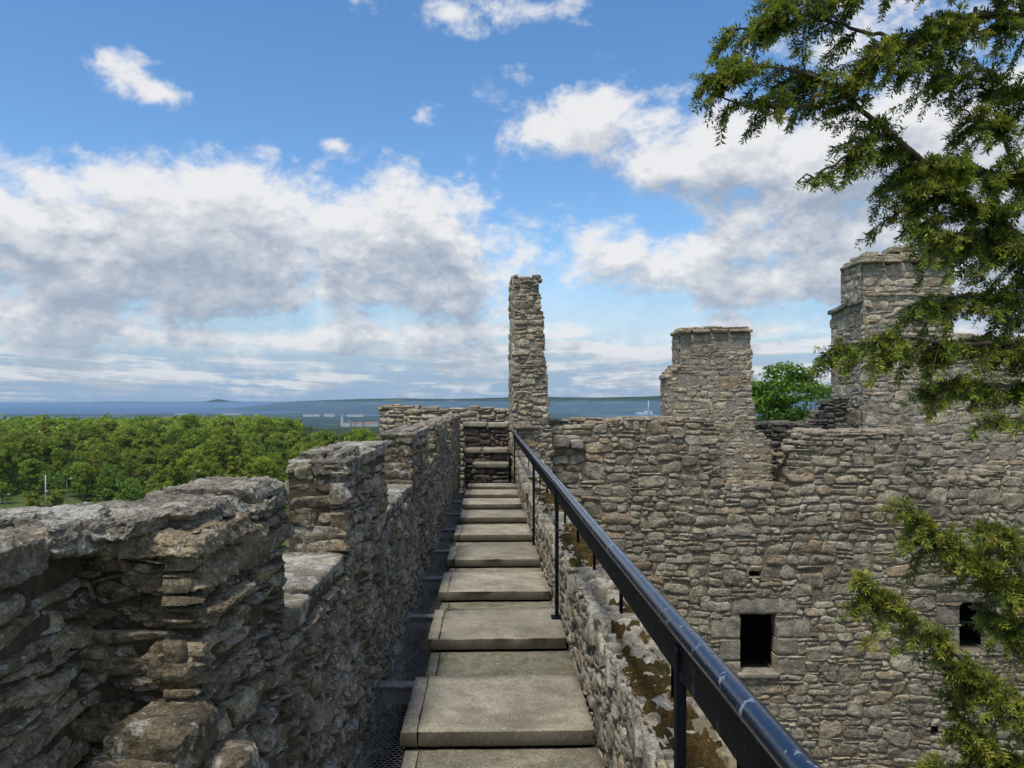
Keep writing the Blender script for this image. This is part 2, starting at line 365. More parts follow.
def leaf_mat(name, dark, light, yel, obj_var=0.25, trans=0.42, rough=0.55):
    m, t, b = mat_new(name)
    at = t.new('ShaderNodeAttribute', attribute_name='tint')
    sp = t.new('ShaderNodeSeparateColor'); t.put(sp.inputs[0], at.outputs['Color'])
    oi = t.new('ShaderNodeObjectInfo').outputs['Random']
    c = t.mix(sp.outputs[0], dark, light)
    c = t.mix(t.ramp(sp.outputs[1], 0.72, 1.0), c, yel)
    oi2 = t.m('FRACT', t.m('MULTIPLY', oi, 7.31))
    c = t.scale_col(c, t.ramp(oi, 0, 1, 1 - obj_var, 1 + obj_var, smooth=False))
    hs = t.new('ShaderNodeHueSaturation'); t.put(hs.inputs['Hue'], t.ramp(oi2, 0, 1, 0.5 - 0.014 * obj_var / 0.25, 0.5 + 0.014 * obj_var / 0.25, smooth=False)); t.put(hs.inputs['Color'], c)
    c = hs.outputs[0]
    t.put(b.inputs['Base Color'], c); b.inputs['Roughness'].default_value = rough; b.inputs['Specular IOR Level'].default_value = 0.3
    tr = t.new('ShaderNodeBsdfTranslucent'); t.put(tr.inputs['Color'], c)
    ms = t.new('ShaderNodeMixShader'); ms.inputs[0].default_value = trans
    t.put(ms.inputs[1], b.outputs[0]); t.put(ms.inputs[2], tr.outputs[0])
    t.put(m.node_tree.nodes['Material Output'].inputs['Surface'], ms.outputs[0])
    return m
M['leaf'] = leaf_mat('broadleaf foliage', (0.10, 0.155, 0.012), (0.29, 0.37, 0.026), (0.36, 0.39, 0.035))
M['leaf2'] = leaf_mat('sycamore foliage', (0.06, 0.13, 0.010), (0.16, 0.31, 0.022), (0.20, 0.33, 0.03), obj_var=0.0)
M['yew'] = leaf_mat('yew needles', (0.045, 0.078, 0.012), (0.29, 0.35, 0.045), (0.50, 0.43, 0.06), obj_var=0.0, trans=0.38, rough=0.38)
M['yewlow'] = leaf_mat('yellowing yew needles', (0.065, 0.10, 0.014), (0.28, 0.32, 0.04), (0.44, 0.37, 0.06), obj_var=0.0, trans=0.35, rough=0.4)

# ------------------------------------------------------------------ rubble masonry
def pack(av, sizes, rng, course=None):
    """fill the free cells of av[nv,nu] with rectangles of random size; course=(lo,hi,big): rough courses lo..hi cells high,
    with a few larger stones laid across them first"""
    nv, nu = av.shape; free = av.copy(); out = []
    sw = np.array([s[2] for s in sizes], float); sw /= sw.sum()
    picks = rng.choice(len(sizes), size=nu * nv + 5, p=sw); k = 0
    ctop = np.full(nv, nv)
    if course:
        j = 0
        while j < nv:
            h = rng.integers(course[0], course[1] + 1); ctop[j:j + h] = min(nv, j + h); j += h
        for _ in range(int(course[2] * nu * nv)):
            w = rng.integers(course[1] + 1, course[1] * 2 + 3); h = rng.integers(course[1] - 1, course[1] + 3)
            i, j = rng.integers(0, max(1, nu - w)), rng.integers(0, max(1, nv - h))
            if j + h <= nv and i + w <= nu and free[j:j + h, i:i + w].all():
                free[j:j + h, i:i + w] = False; out.append((i, j, i + w, j + h))
    for j in range(nv):
        row = free[j]; i = 0
        while i < nu:
            if not row[i]: i += 1; continue
            (w0, w1), (h0, h1), _ = sizes[picks[k]]; k += 1
            ww = rng.integers(w0, w1 + 1); hh = rng.integers(h0, h1 + 1)
            if course:
                left = ctop[j] - j
                hh = left if (left <= hh or left - hh < 2 or rng.uniform() < 0.35) else hh
                ww = max(ww, int(hh * 1.15))
            e = i
            while e < nu and row[e] and e - i < ww: e += 1
            run = e
            while run < nu and row[run] and run - e <= max(1, w0 // 2): run += 1
            if run - e <= max(1, w0 // 2): e = run
            h = 1
            while h < hh and j + h < nv and free[j + h, i:e].all(): h += 1
            free[j:j + h, i:e] = False
            out.append((i, j, e, j + h)); i = e
    return out

def stones(mb, rects, O, U, V, N, res, relief, rough, gap, depth, rng, warp=0.03, proud=0.012, jit=0.10, squ=(0.15, 0.7), tilt=0.3, strata=0.0, rfreq=9.0, mat=0, tintr=(0, 1), dome=9, ridge=0.0, fine=0.0, facet=0.8):
    """rects: (u0,v0,u1,v1) in metres -> irregular rounded stones standing proud of the plane"""
    if not len(rects): return
    rects = np.asarray(rects, float)
    hw = (rects[:, 2] - rects[:, 0]) / 2; hh = (rects[:, 3] - rects[:, 1]) / 2
    cu = (rects[:, 2] + rects[:, 0]) / 2; cv = (rects[:, 3] + rects[:, 1]) / 2
    nu = np.clip(np.round(2 * hw / res), 3, 26).astype(int) + 3; nv = np.clip(np.round(2 * hh / res), 3, 22).astype(int) + 3
    for key in set(zip(nu.tolist(), nv.tolist())):
        ix = np.where((nu == key[0]) & (nv == key[1]))[0]; k = len(ix)
        def line(n):
            s = np.linspace(-1, 1, n - 2); s = np.sign(s) * np.abs(s) ** 0.72
            return np.concatenate([[-1], s, [1]])
        S, T = np.meshgrid(line(key[0]), line(key[1]), indexing='ij')
        edge = np.zeros_like(S, bool); edge[0] = edge[-1] = True; edge[:, 0] = edge[:, -1] = True
        S = S[None]; T = T[None]
        kk = rng.uniform(squ[0], squ[1], (k, 1, 1))
        x = S * np.sqrt(1 - kk * T * T / 2); y = T * np.sqrt(1 - kk * S * S / 2)
        cj = rng.uniform(-jit, jit, (k, 4, 2))
        bl = np.stack([(1 - S) * (1 - T), (1 + S) * (1 - T), (1 - S) * (1 + T), (1 + S) * (1 + T)], -1) / 4
        w_, h_ = hw[ix][:, None, None], hh[ix][:, None, None]
        mn = np.minimum(w_, h_)
        jx = (bl * cj[:, None, None, :, 0]).sum(-1) * 2 * mn; jy = (bl * cj[:, None, None, :, 1]).sum(-1) * 2 * mn
        u = cu[ix][:, None, None] + x * np.maximum(w_ - gap, w_ * 0.6) + jx
        v = cv[ix][:, None, None] + y * np.maximum(h_ - gap, h_ * 0.6) + jy
        en = np.clip((np.abs(S) ** 5 + np.abs(T) ** 5) ** 0.2, 0, 1)
        rel = relief * rng.uniform(0.6, 1.3, (k, 1, 1))
        d = rng.normal(0, proud, (k, 1, 1)) + rel * (1 - en ** dome) + rel * tilt * (rng.uniform(-1, 1, (k, 1, 1)) * S + rng.uniform(-1, 1, (k, 1, 1)) * T)
        for _ in range(3):
            if facet: d = np.minimum(d, rel * (rng.uniform(0.75, 1.5, (k, 1, 1)) + facet * (rng.uniform(-1, 1, (k, 1, 1)) * S + rng.uniform(-1, 1, (k, 1, 1)) * T)) + 1e3 * edge[None])
        so = rng.uniform(-50, 50, (k, 1, 1, 3))
        p3 = np.stack([u, v, d], -1)
        wn = p3[..., :2] * 0.9
        if warp:
            q = np.stack([u * 0.8, v * 0.8, np.zeros_like(u)], -1)
            u = u + warp * vnoise(q, 5); v = v + warp * vnoise(q + 40.0, 6)
        d = d + rough * fbm(p3 * rfreq + so, 3, 11, 0.55)
        if ridge: d = d - ridge * (np.abs(fbm(p3 * rfreq * 1.7 + so + 71, 3, 45, 0.6)) - 0.3)
        if fine: d = d + fine * fbm(p3 * 75.0 + so, 2, 47, 0.6)
        if strata: d = d + strata * fbm(np.stack([u * 3, v * 42, d * 0], -1) + so, 2, 23)
        u = u + rough * 0.7 * fbm(p3 * rfreq * 0.8 + so + 9, 2, 31); v = v + rough * 0.7 * fbm(p3 * rfreq * 0.8 + so + 19, 2, 37)
        d = np.where(edge[None], -depth, d)
        Pw = np.asarray(O) + u[..., None] * U + v[..., None] * V + d[..., None] * N
        a, b = key
        I, J = np.meshgrid(np.arange(a - 1), np.arange(b - 1), indexing='ij')
        q1 = np.stack([I * b + J, (I + 1) * b + J, (I + 1) * b + J + 1, I * b + J + 1], -1).reshape(-1, 4)
        qs = (np.arange(k)[:, None, None] * (a * b) + q1[None]).reshape(-1, 4)
        tv = np.zeros((k, a * b, 4)); tv[..., 0] = rng.uniform(tintr[0], tintr[1], (k, 1)); tv[..., 1] = rng.uniform(0, 1, (k, 1)); tv[..., 2] = 1; tv[..., 3] = 1
        mb.add(Pw.reshape(-1, 3), qs, tv, mat=mat)

def core(mb, av, cu, cv, O, U, V, N, t0, t1, mat=0, shrink=1):
    m = av.copy()
    for _ in range(shrink):
        p = np.pad(m, 1); m = m & p[1:-1, :-2] & p[1:-1, 2:] & p[2:, 1:-1]
    nv, nu = m.shape; prev = {}; done = []
    for j in range(nv + 1):
        cur = {}
        if j < nv:
            i = 0
            while i < nu:
                if not m[j, i]: i += 1; continue
                e = i
                while e < nu and m[j, e]: e += 1
                cur[(i, e)] = prev.get((i, e), j); i = e
        for key, j0 in prev.items():
            if key not in cur: done.append((key[0], j0, key[1], j))
        prev = cur
    A = np.stack([U, V, N])
    for (i, j0, e, j1) in done:
        mb.box((i * cu, j0 * cv, -t1), (e * cu, j1 * cv, -t0), A, O, tint=(0.4, 0.3, 0, 1), mat=mat)

def wall(mb, O, U, V, N, Wd, Ht, sizes, cell, res, seed, top=None, holes=(), dressed=(), relief=0.03, rough=0.012, gap=0.008, depth=0.08, warp=0.03,
         thick=0.4, proud=0.012, jit=0.12, squ=(0.15, 0.7), strata=0.0, rfreq=9.0, inside=None, mat=0, back=0.012, tilt=0.3, docore=True, dome=9, ridge=0.0, sheet=0.0, fine=0.0, facet=0.8, course=None):
    rng = np.random.default_rng(seed)
    cu, cv = cell
    nu, nv = int(round(Wd / cu)), int(round(Ht / cv))
    uc = (np.arange(nu) + 0.5) * cu; vc = (np.arange(nv) + 0.5) * cv
    UU, VV = np.meshgrid(uc, vc)
    av = np.ones((nv, nu), bool)
    if top is not None:
        tp = np.asarray(top, float)
        av &= VV < np.interp(UU, tp[:, 0], tp[:, 1])
    if inside is not None: av &= inside(UU, VV)
    cav = av.copy()
    for (a, b, c, d) in holes:
        hm = (UU > a) & (UU < c) & (VV > b) & (VV < d); av &= ~hm; cav &= ~hm
    for (a, b, c, d) in dressed:
        av &= ~((UU > a) & (UU < c) & (VV > b) & (VV < d))
    rc = [(a * cu, b * cv, c * cu, d * cv) for a, b, c, d in pack(av, sizes, rng, course)]
    O = np.asarray(O, float)
    stones(mb, rc, O, U, V, N, res, relief, rough, gap, depth, rng, warp, proud, jit, squ, tilt, strata, rfreq, mat, (0, 1), dome, ridge, fine, facet)
    if sheet: mortar_sheet(mb, cav, cu, cv, O, U, V, N, sheet, seed, mat, back)
    if docore: core(mb, cav, cu, cv, O, U, V, N, back, thick, mat)
    return av

def mortar_sheet(mb, av, cu, cv, O, U, V, N, res, seed, mat=0, back=0.01):
    """rough, crumbling mortar bed between the stones"""
    nv, nu = av.shape; n = max(4, int(nu * cu / res)); m = max(4, int(nv * cv / res))
    u = np.linspace(0, nu * cu, n); v = np.linspace(0, nv * cv, m)
    UU, VV = np.meshgrid(u, v, indexing='ij')
    p = np.stack([UU, VV, 0 * UU + seed], -1)
    d = 0.006 - back + 0.009 * fbm(p * 14, 3, 81, 0.6) + 0.004 * fbm(p * 70, 2, 82)
    ok = av[np.clip((VV / cv).astype(int), 0, nv - 1), np.clip((UU / cu).astype(int), 0, nu - 1)]
    I, J = np.meshgrid(np.arange(n - 1), np.arange(m - 1), indexing='ij')
    qs = np.stack([I * m + J, (I + 1) * m + J, (I + 1) * m + J + 1, I * m + J + 1], -1).reshape(-1, 4)
    k = ok.reshape(-1)[qs].all(1)
    mb.add(O + UU[..., None] * U + VV[..., None] * V + d[..., None] * N, qs[k], (0.4, 0.3, 0, 1), mat=mat)

_tmpl = {}
def cube_tmpl(n):
    if n in _tmpl: return _tmpl[n]
    s = np.linspace(-1, 1, n); idx = {}; vs = []; qs = []
    def vid(p):
        k = tuple(np.round(p, 5))
        if k not in idx: idx[k] = len(vs); vs.append(p)
        return idx[k]
    for ax in range(3):
        for sg in (-1, 1):
            for i in range(n - 1):
                for j in range(n - 1):
                    c = []
                    for (a, b) in ((i, j), (i + 1, j), (i + 1, j + 1), (i, j + 1)):
                        p = [0, 0, 0]; p[ax] = sg; p[(ax + 1) % 3] = s[a]; p[(ax + 2) % 3] = s[b]; c.append(vid(p))
                    qs.append(c if sg > 0 else c[::-1])
    _tmpl[n] = (np.array(vs, float), np.array(qs)); return _tmpl[n]
def block(mb, c, half, axes=None, n=8, pw=6.0, rough=0.012, rfreq=8.0, jit=0.08, rng=None, mat=0, strata=0.0, tint=None):
    vs, qs = cube_tmpl(n)
    rng = rng or np.random.default_rng(1)
    vs = np.sign(vs) * np.abs(vs) ** 0.8
    nrm = (np.abs(vs) ** pw).sum(1) ** (1 / pw)
    p = vs / nrm[:, None]
    cj = rng.uniform(-jit, jit, (2, 2, 2, 3))
    w0 = (1 - p) / 2; w1 = (1 + p) / 2
    o = 0
    for i in (0, 1):
        for j in (0, 1):
            for k in (0, 1):
                ww = (w1 if i else w0)[:, 0] * (w1 if j else w0)[:, 1] * (w1 if k else w0)[:, 2]
                o = o + ww[:, None] * cj[i, j, k]
    q = (p + o) * np.asarray(half)
    so = rng.uniform(-50, 50, 3)
    dn = 0.55 * fbm(q * rfreq + so, 4, 51, 0.55) - 0.55 * (np.abs(fbm(q * rfreq * 2.2 + so + 33, 3, 57, 0.6)) - 0.3)
    if n > 12: dn = dn + 0.35 * fbm(q * 70 + so, 3, 58, 0.6)
    q = q + p * rough * dn[:, None]
    if strata:
        sn = fbm(q * np.array([3, 3, 40]) + so, 2, 61); q = q + p * np.array([1, 1, 0.1]) * strata * sn[:, None]
    A = np.eye(3) if axes is None else np.asarray(axes)
    tv = tint if tint is not None else (rng.uniform(), rng.uniform(), 1, 1)
    mb.add(q @ A + np.asarray(c), qs, tv, mat=mat)

def cap_row(mb, O, U, V, L, D, h, wmin, wmax, rng, over=0.03, n=9, rough=0.012, mat=0, ztop=None, pw=7.0, strata=0.006, split=None, hvar=0.3, jit=0.12):
    """a row of capstones along U (length L), lying across V (depth D), thickness h"""
    x = 0.0
    A = np.stack([U, V, UP])
    while x < L - 1e-3:
        ww = min(rng.uniform(wmin, wmax), L - x)
        if L - x - ww < wmin * 0.6: ww = L - x
        hh = h * rng.uniform(1 - hvar, 1 + hvar)
        zt = ztop(x + ww / 2) if ztop else 0.0
        parts = [(0, D)]
        if split and rng.uniform() < split:
            s = rng.uniform(0.35, 0.65) * D; parts = [(0, s), (s, D)]
        for (a, b) in parts:
            o0 = over if a == 0 else 0; o1 = over if b == D else 0
            c = np.asarray(O) + U * (x + ww / 2) + V * ((a - o0 + b + o1) / 2) + UP * (zt + hh / 2 + rng.normal(0, h * 0.12))
            block(mb, c, (ww / 2 - 0.006, (b - a + o0 + o1) / 2 - 0.004, hh / 2 + 0.012), A, n, pw, rough, 9.0, jit, rng, mat, strata)
        x += ww

SZ_RUB = [((3, 5), (2, 3), 4), ((5, 9), (2, 4), 3), ((2, 3), (1, 2), 3.0), ((6, 11), (3, 5), 0.9), ((4, 8), (1, 2), 2.5)]
SZ_BIG = [((5, 9), (3, 5), 5), ((8, 13), (3, 6), 4), ((3, 5), (2, 3), 3.2), ((9, 14), (5, 7), 1.0), ((6, 12), (2, 3), 3.0), ((2, 3), (1, 2), 1.0)]
SZ_THIN = [((3, 6), (1, 2), 4), ((5, 11), (1, 3), 5), ((2, 3), (1, 2), 3), ((6, 13), (2, 4), 2.0), ((3, 5), (2, 4), 1.5)]

# ================================================================== setting: ground, sea, hills
def terr(x, y):
    r = np.hypot(x, y)
    h = -12.2 - np.clip((r - 260) / 1900, 0, 1) * 48
    h = np.where(r > 2160, -60.2, h)
    azi = np.degrees(np.arctan2(x, y))
    coast = np.interp(azi, [-180, -70, -40, -18, -11, -8, 0, 180], [6000, 4600, 4800, 5000, 6500, 9000, 60000, 60000])
    h = np.where(r > coast, -60.2 - np.clip((r - coast) / 400, 0, 1) * 30, h)
    p = np.stack([x / 700, y / 700, 0 * x], -1)
    h = h + fbm(p, 3, 71) * np.clip((r - 300) / 2500, 0, 1) * 5.0
    h = h + vnoise(np.stack([x / 30, y / 30, 0 * x], -1), 72) * np.clip(1 - r / 400, 0, 1) * 0.35
    return h
rr = np.concatenate([np.linspace(4, 120, 40), np.geomspace(125, 40000, 110)])
aa = np.radians(np.concatenate([np.linspace(-180, -60, 25)[:-1], np.linspace(-60, 60, 260), np.linspace(60, 180, 25)[1:]]))
RR, AA = np.meshgrid(rr, aa, indexing='ij')
gx, gy = RR * np.sin(AA), RR * np.cos(AA)
gz = terr(gx, gy)
g = MB(); a, b = gx.shape
I, J = np.meshgrid(np.arange(a - 1), np.arange(b - 1), indexing='ij')
g.add(np.stack([gx, gy, gz], -1), np.stack([I * b + J, I * b + J + 1, (I + 1) * b + J + 1, (I + 1) * b + J], -1).reshape(-1, 4))
g.add(np.array([[0, 0, -12.2]] + [[gx[0, j], gy[0, j], gz[0, j]] for j in range(b)]), None, tris=[[0, j + 1, j + 2] for j in range(b - 1)])
def ground_mat(name, far=False):
    m, t, bs = mat_new(name)
    co = t.new('ShaderNodeTexCoord').outputs['Object']
    x, y, z = t.sep(co)
    near = t.mix(t.ramp(t.noise(co, 0.35, 6, 0.7), 0.35, 0.65), (0.045, 0.075, 0.018), (0.10, 0.13, 0.035))
    vor = t.new('ShaderNodeTexVoronoi'); t.put(vor.inputs['Vector'], t.v('ADD', co, t.v('MULTIPLY', t.xyz(t.noise(co, 0.002, 3), t.noise(co, 0.0023, 3), 0.0), (300.0, 300.0, 0.0)))); vor.inputs['Scale'].default_value = 1 / 420.0
    vc = t.new('ShaderNodeSeparateColor'); t.put(vc.inputs[0], vor.outputs['Color'])
    fld = t.mix(t.ramp(vc.outputs[0], 0.25, 0.9), (0.06, 0.10, 0.03), (0.19, 0.19, 0.075))
    wood = t.ramp(t.m('ADD', t.noise(co, 0.0032, 7, 0.62), t.m('MULTIPLY', t.noise(co, 0.02, 4, 0.6), 0.25)), 0.50, 0.58)
    fr = t.mix(wood, fld, (0.022, 0.042, 0.014))
    d = t.v('LENGTH', co)
    c = t.mix(t.ramp(d, 200.0, 500.0), near, fr)
    t.put(bs.inputs['Base Color'], c); bs.inputs['Roughness'].default_value = 0.95; bs.inputs['Specular IOR Level'].default_value = 0.1
    return m
M['ground'] = ground_mat('grass and fields')
tag(g.build('ground', M['ground']), kind='structure')
# sea
s = MB(); n = 96; th = np.linspace(0, 2 * math.pi, n, endpoint=False)
rings = [2500, 4000, 8000, 16000, 30000, 48000]
vs = np.concatenate([np.stack([q * np.sin(th), q * np.cos(th), np.full(n, -62.0)], -1) for q in rings])
qs = [[i * n + j, i * n + (j + 1) % n, (i + 1) * n + (j + 1) % n, (i + 1) * n + j] for i in range(len(rings) - 1) for j in range(n)]
s.add(vs, qs)
M['sea'] = simple('sea water', (0.015, 0.06, 0.13), 0.45, spec=0.25, nscale=0.002, namt=0.25)
tag(s.build('sea', M['sea']), kind='structure')
# hills: a ridge across the horizon and far coast, built as real relief
def ridge(name, Y0, Y1, pxs, pys, base, seed, mat, rough=6.0, nx=240):
    px = np.linspace(pxs[0], pxs[-1], nx); azs = np.arctan((px - 512) / F)
    yy = np.interp(px, pxs, pys)
    ys = np.linspace(0, 1, 22)
    out = []
    for k, q in enumerate(ys):
        dist = Y0 + (Y1 - Y0) * q
        cr = np.sin(min(q / 0.62, 1) * math.pi / 2) if q < 0.62 else np.cos((q - 0.62) / 0.38 * math.pi / 2)
        x = np.tan(azs) * dist; y = np.full_like(x, dist)
        Yc = Y0 + (Y1 - Y0) * 0.62
        crest = (HZ - yy) / F * Yc
        zz = base + (crest - base) * cr
        zz = zz + rough * cr * fbm(np.stack([x / 900, y / 900, 0 * x], -1), 4, seed)
        out.append(np.stack([x, y, zz], -1))
    V = np.array(out); a, b = V.shape[:2]
    I, J = np.meshgrid(np.arange(a - 1), np.arange(b - 1), indexing='ij')
    mb = MB(); mb.add(V, np.stack([I * b + J, I * b + J + 1, (I + 1) * b + J + 1, (I + 1) * b + J], -1).reshape(-1, 4))
    return tag(mb.build(name, mat), kind='structure')
ridge('hills', 5600, 10500, [190, 235, 262, 285, 330, 350, 380, 400, 440, 500, 545, 600, 660, 760, 900, 1100, 1400], [409.6, 408.2, 404.6, 401.8, 399.8, 399.4, 398.8, 397.6, 398.2, 398.2, 396.8, 397.8, 396.2, 396.5, 395, 395, 397], -66, 81, M['ground'], 9.0)
ridge('far_coast', 21000, 27000, [-500, -100, 0, 60, 110, 130, 160, 200, 208, 214, 218, 222, 230, 245, 290, 330, 420], [403.2, 402.8, 402.6, 402.6, 401.8, 401.6, 402.0, 401.9, 401.2, 399.6, 399.2, 399.6, 401.3, 401.8, 401.8, 402.6, 402.6], -75, 83, M['ground'], 4.0)
# courtyard floor
cf = MB(); cf.box((0.9, 1.0, -10.2), (14, 17.0, -9.6))
M['yard'] = simple('courtyard gravel', (0.22, 0.20, 0.17), 0.95, nscale=8)
tag(cf.build('courtyard', M['yard']), kind='structure')

# ================================================================== left parapet of the wall walk
rng = np.random.default_rng(3)
par = empty('parapet_wall', (0, 0, 0), 'long rubble stone parapet with merlons and gaps left of the walkway', 'wall')
ZB = -2.45
def crenel_top(l):
    z = np.full_like(l, -0.285)
    z = np.where((l > 2.58) & (l < 3.62), -0.70, z)
    z = np.where((l > 5.02) & (l < 6.75), -0.70, z)
    z = np.where((l > 8.5) & (l < 9.5), -0.66, z)
    z = np.where((l > 12.2) & (l < 13.2), -0.62, z)
    return z
def seg(l0, l1, a, cell, res, seed, **kw):
    mb_ = MB()
    wall(mb_, W(a, l0, ZB), DR, UP, RT, l1 - l0, 2.4, SZ_THIN, cell, res, seed, inside=lambda u, v: (v + ZB) < crenel_top(u + l0), thick=0.24, docore=False, **kw)
    return mb_
# inner face, near to far with coarser grids
NEAR = dict(relief=0.024, rough=0.004, gap=0.0015, depth=0.06, warp=0.08, proud=0.010, jit=0.5, squ=(0.0, 0.3), strata=0.006, rfreq=22.0, tilt=0.6, dome=14, ridge=0.007, sheet=0.010, fine=0.004, facet=1.2, course=(1, 4, 0.0022))
body = MB()
def join(dst, src):
    off = dst.n; dst.v += src.v; dst.c += src.c; dst.q += [q + off for q in src.q]; dst.t += [q + off for q in src.t]; dst.mq += src.mq; dst.mt += src.mt; dst.n += src.n
join(body, seg(1.8, 3.6, -0.65, (0.028, 0.016), 0.007, 21, **NEAR))
join(body, seg(3.6, 7.0, -0.65, (0.034, 0.021), 0.013, 22, **dict(NEAR, rfreq=16.0, sheet=0.02)))
join(body, seg(7.0, 17.4, -0.65, (0.045, 0.028), 0.026, 23, **dict(NEAR, relief=0.03, rough=0.012, rfreq=10.0, strata=0, sheet=0.03, fine=0)))
# core of the parapet, with the crenel gaps cut down
A_ = np.stack([RT, DR, UP])
edges = [0.3, 1.8, 2.58, 3.62, 5.02, 6.75, 8.5, 9.5, 12.2, 13.2, 17.4]
for l0, l1 in zip(edges[:-1], edges[1:]):
    zt = float(crenel_top(np.array([(l0 + l1) / 2]))[0]) - 0.03
    ain = -0.905 if l1 <= 1.81 else -0.668
    body.box((-1.14 if l1 <= 1.81 else -0.90, l0, ZB), (ain, l1, zt), A_, tint=(0.4, 0.3, 0, 1))
body.box((-1.3, 0.3, ZB - 7), (-0.64, 17.4, ZB), A_, tint=(0.4, 0.3, 0, 1))
# recessed stretch beside the camera, and the return that steps out from it
wall(body, W(-0.89, 0.35, ZB), DR, UP, RT, 1.5, 2.4, SZ_THIN, (0.030, 0.016), 0.006, 31, inside=lambda u, v: (v + ZB) < -0.30, docore=False, **NEAR)
wall(body, W(-0.90, 1.8, ZB), RT, UP, -DR, 0.255, 2.4, SZ_THIN, (0.026, 0.017), 0.006, 32, inside=lambda u, v: (v + ZB) < -0.30, docore=False, **dict(NEAR, relief=0.03))
body.build('wall_face', M['parapet'], par, smooth=False)
# end faces of the merlons (they look back at the camera) and each merlon's caps
def merlon(l0, l1, z1, sill, seed, cells, res, capn):
    r2 = np.random.default_rng(seed)
    mb_ = MB()
    wall(mb_, W(-0.90, l0, sill), RT, UP, -DR, 0.25, z1 - sill, [((3, 5), (2, 3), 2), ((5, 9), (2, 3), 3), ((6, 9), (3, 4), 2.5)], cells, res, seed, docore=False,
         relief=0.016, rough=0.010, gap=0.002, depth=0.08, warp=0.015, proud=0.008, jit=0.28, squ=(0.05, 0.5), strata=0.005, rfreq=18, ridge=0.012, sheet=0.02)
    wall(mb_, W(-0.65, l1, sill), -RT, UP, DR, 0.25, z1 - sill, [((3, 5), (2, 4), 3), ((2, 3), (2, 3), 2)], cells, res * 1.5, seed + 1, docore=False,
         relief=0.022, rough=0.010, gap=0.005, depth=0.08, warp=0.01, proud=0.01, jit=0.2)
    wall(mb_, W(-0.90, l1, sill), -DR, UP, -RT, l1 - l0, z1 - sill, [((3, 7), (2, 4), 3), ((2, 3), (2, 3), 2)], (cells[0] * 1.4, cells[1] * 1.4), res * 2, seed + 2, docore=False,
         relief=0.022, rough=0.010, gap=0.005, depth=0.06, warp=0.01, proud=0.01, jit=0.2)
    o = mb_.build('merlon', M['parapet'], par)
    cp = MB()
    cap_row(cp, W(-0.90, l0 - 0.01, z1 - 0.02), DR, RT, l1 - l0 + 0.01, 0.25, 0.045, 0.22, 0.5, r2, over=0.02, n=capn, rough=0.012, strata=0.006, split=0.35, pw=10)
    cap_row(cp, W(-0.87, l0 + 0.05, z1 + 0.018), DR, RT, (l1 - l0) * 0.85, 0.20, 0.028, 0.2, 0.45, r2, over=0.0, n=capn, rough=0.010, strata=0.005, split=0.5)
    cp.build('capstones', M['cap'], o)
    return o
# near merlon (thicker, ragged slabs)
r2 = np.random.default_rng(9)
mb_ = MB()
wall(mb_, W(-0.65, 2.58, -0.72), -RT, UP, DR, 0.25, 0.42, [((3, 5), (2, 4), 3), ((2, 3), (2, 3), 2)], (0.03, 0.02), 0.01, 41, docore=False, relief=0.022, rough=0.012, gap=0.005, depth=0.08, warp=0.01, jit=0.2)
for (l0, l1, a0, a1, z, h, sd) in [(1.78, 2.22, -0.95, -0.63, -0.318, 0.040, 1), (2.18, 2.60, -0.92, -0.64, -0.300, 0.042, 2), (1.86, 2.30, -0.93, -0.67, -0.272, 0.030, 3),
                                   (2.22, 2.58, -0.90, -0.66, -0.256, 0.034, 4), (1.70, 2.02, -1.0, -0.74, -0.268, 0.026, 5), (1.80, 2.34, -0.80, -0.625, -0.385, 0.042, 6),
                                   (1.795, 2.05, -0.83, -0.60, -0.47, 0.032, 7), (2.3, 2.585, -0.84, -0.63, -0.40, 0.032, 8)]:
    block(mb_, W((a0 + a1) / 2, (l0 + l1) / 2, z), ((a1 - a0) / 2, (l1 - l0) / 2, h / 2 + 0.006), A_, 46, 12, 0.011, 16, 0.22, np.random.default_rng(sd + 100), mat=1 if sd < 6 else 0, strata=0.009)
mer0 = mb_.build('merlon', [M['parapet'], M['cap']], par, smooth=False)
# rough coping of the recessed stretch beside the camera
cp = MB(); rc = np.random.default_rng(77)
cap_row(cp, W(-1.16, 0.35, -0.315), DR, RT, 1.5, 0.30, 0.05, 0.2, 0.42, rc, over=0.01, n=44, rough=0.012, strata=0.010, split=0.35, hvar=0.3, jit=0.2, pw=11)
cap_row(cp, W(-1.12, 0.35, -0.275), DR, RT, 1.4, 0.16, 0.035, 0.15, 0.4, rc, over=0.01, n=40, rough=0.012, strata=0.010, split=0.0, hvar=0.4, jit=0.3, pw=11)
cp.build('capstones', M['cap'], par, smooth=False)
# protruding weathered boulders low on the return
bo = MB()
for (px, py, Y, hx, hy, hz, sd) in [(165, 738, 1.70, .092, .12, .066, 5), (140, 775, 1.62, .09, .1, .05, 6), (228, 770, 1.75, .06, .08, .05, 7), (176, 655, 1.80, .055, .06, .055, 8), (170, 598, 1.82, .06, .05, .028, 9), (150, 575, 1.81, .05, .05, .022, 11)]:
    block(bo, P(px, py, Y), (hx, hy, hz), A_, 40, 3.4, 0.007, 14, 0.16, np.random.default_rng(sd), strata=0.002, tint=(0.05, 0.2, 1, 1))
bo.build('boulders', M['parapet'], par)
merlon(3.62, 5.02, -0.285, -0.70, 51, (0.030, 0.024), 0.009, 26)
merlon(6.75, 8.5, -0.285, -0.70, 52, (0.034, 0.026), 0.016, 10)
merlon(9.5, 12.2, -0.29, -0.66, 53, (0.045, 0.03), 0.025, 8)
merlon(13.2, 17.4, -0.29, -0.62, 54, (0.045, 0.03), 0.03, 7)
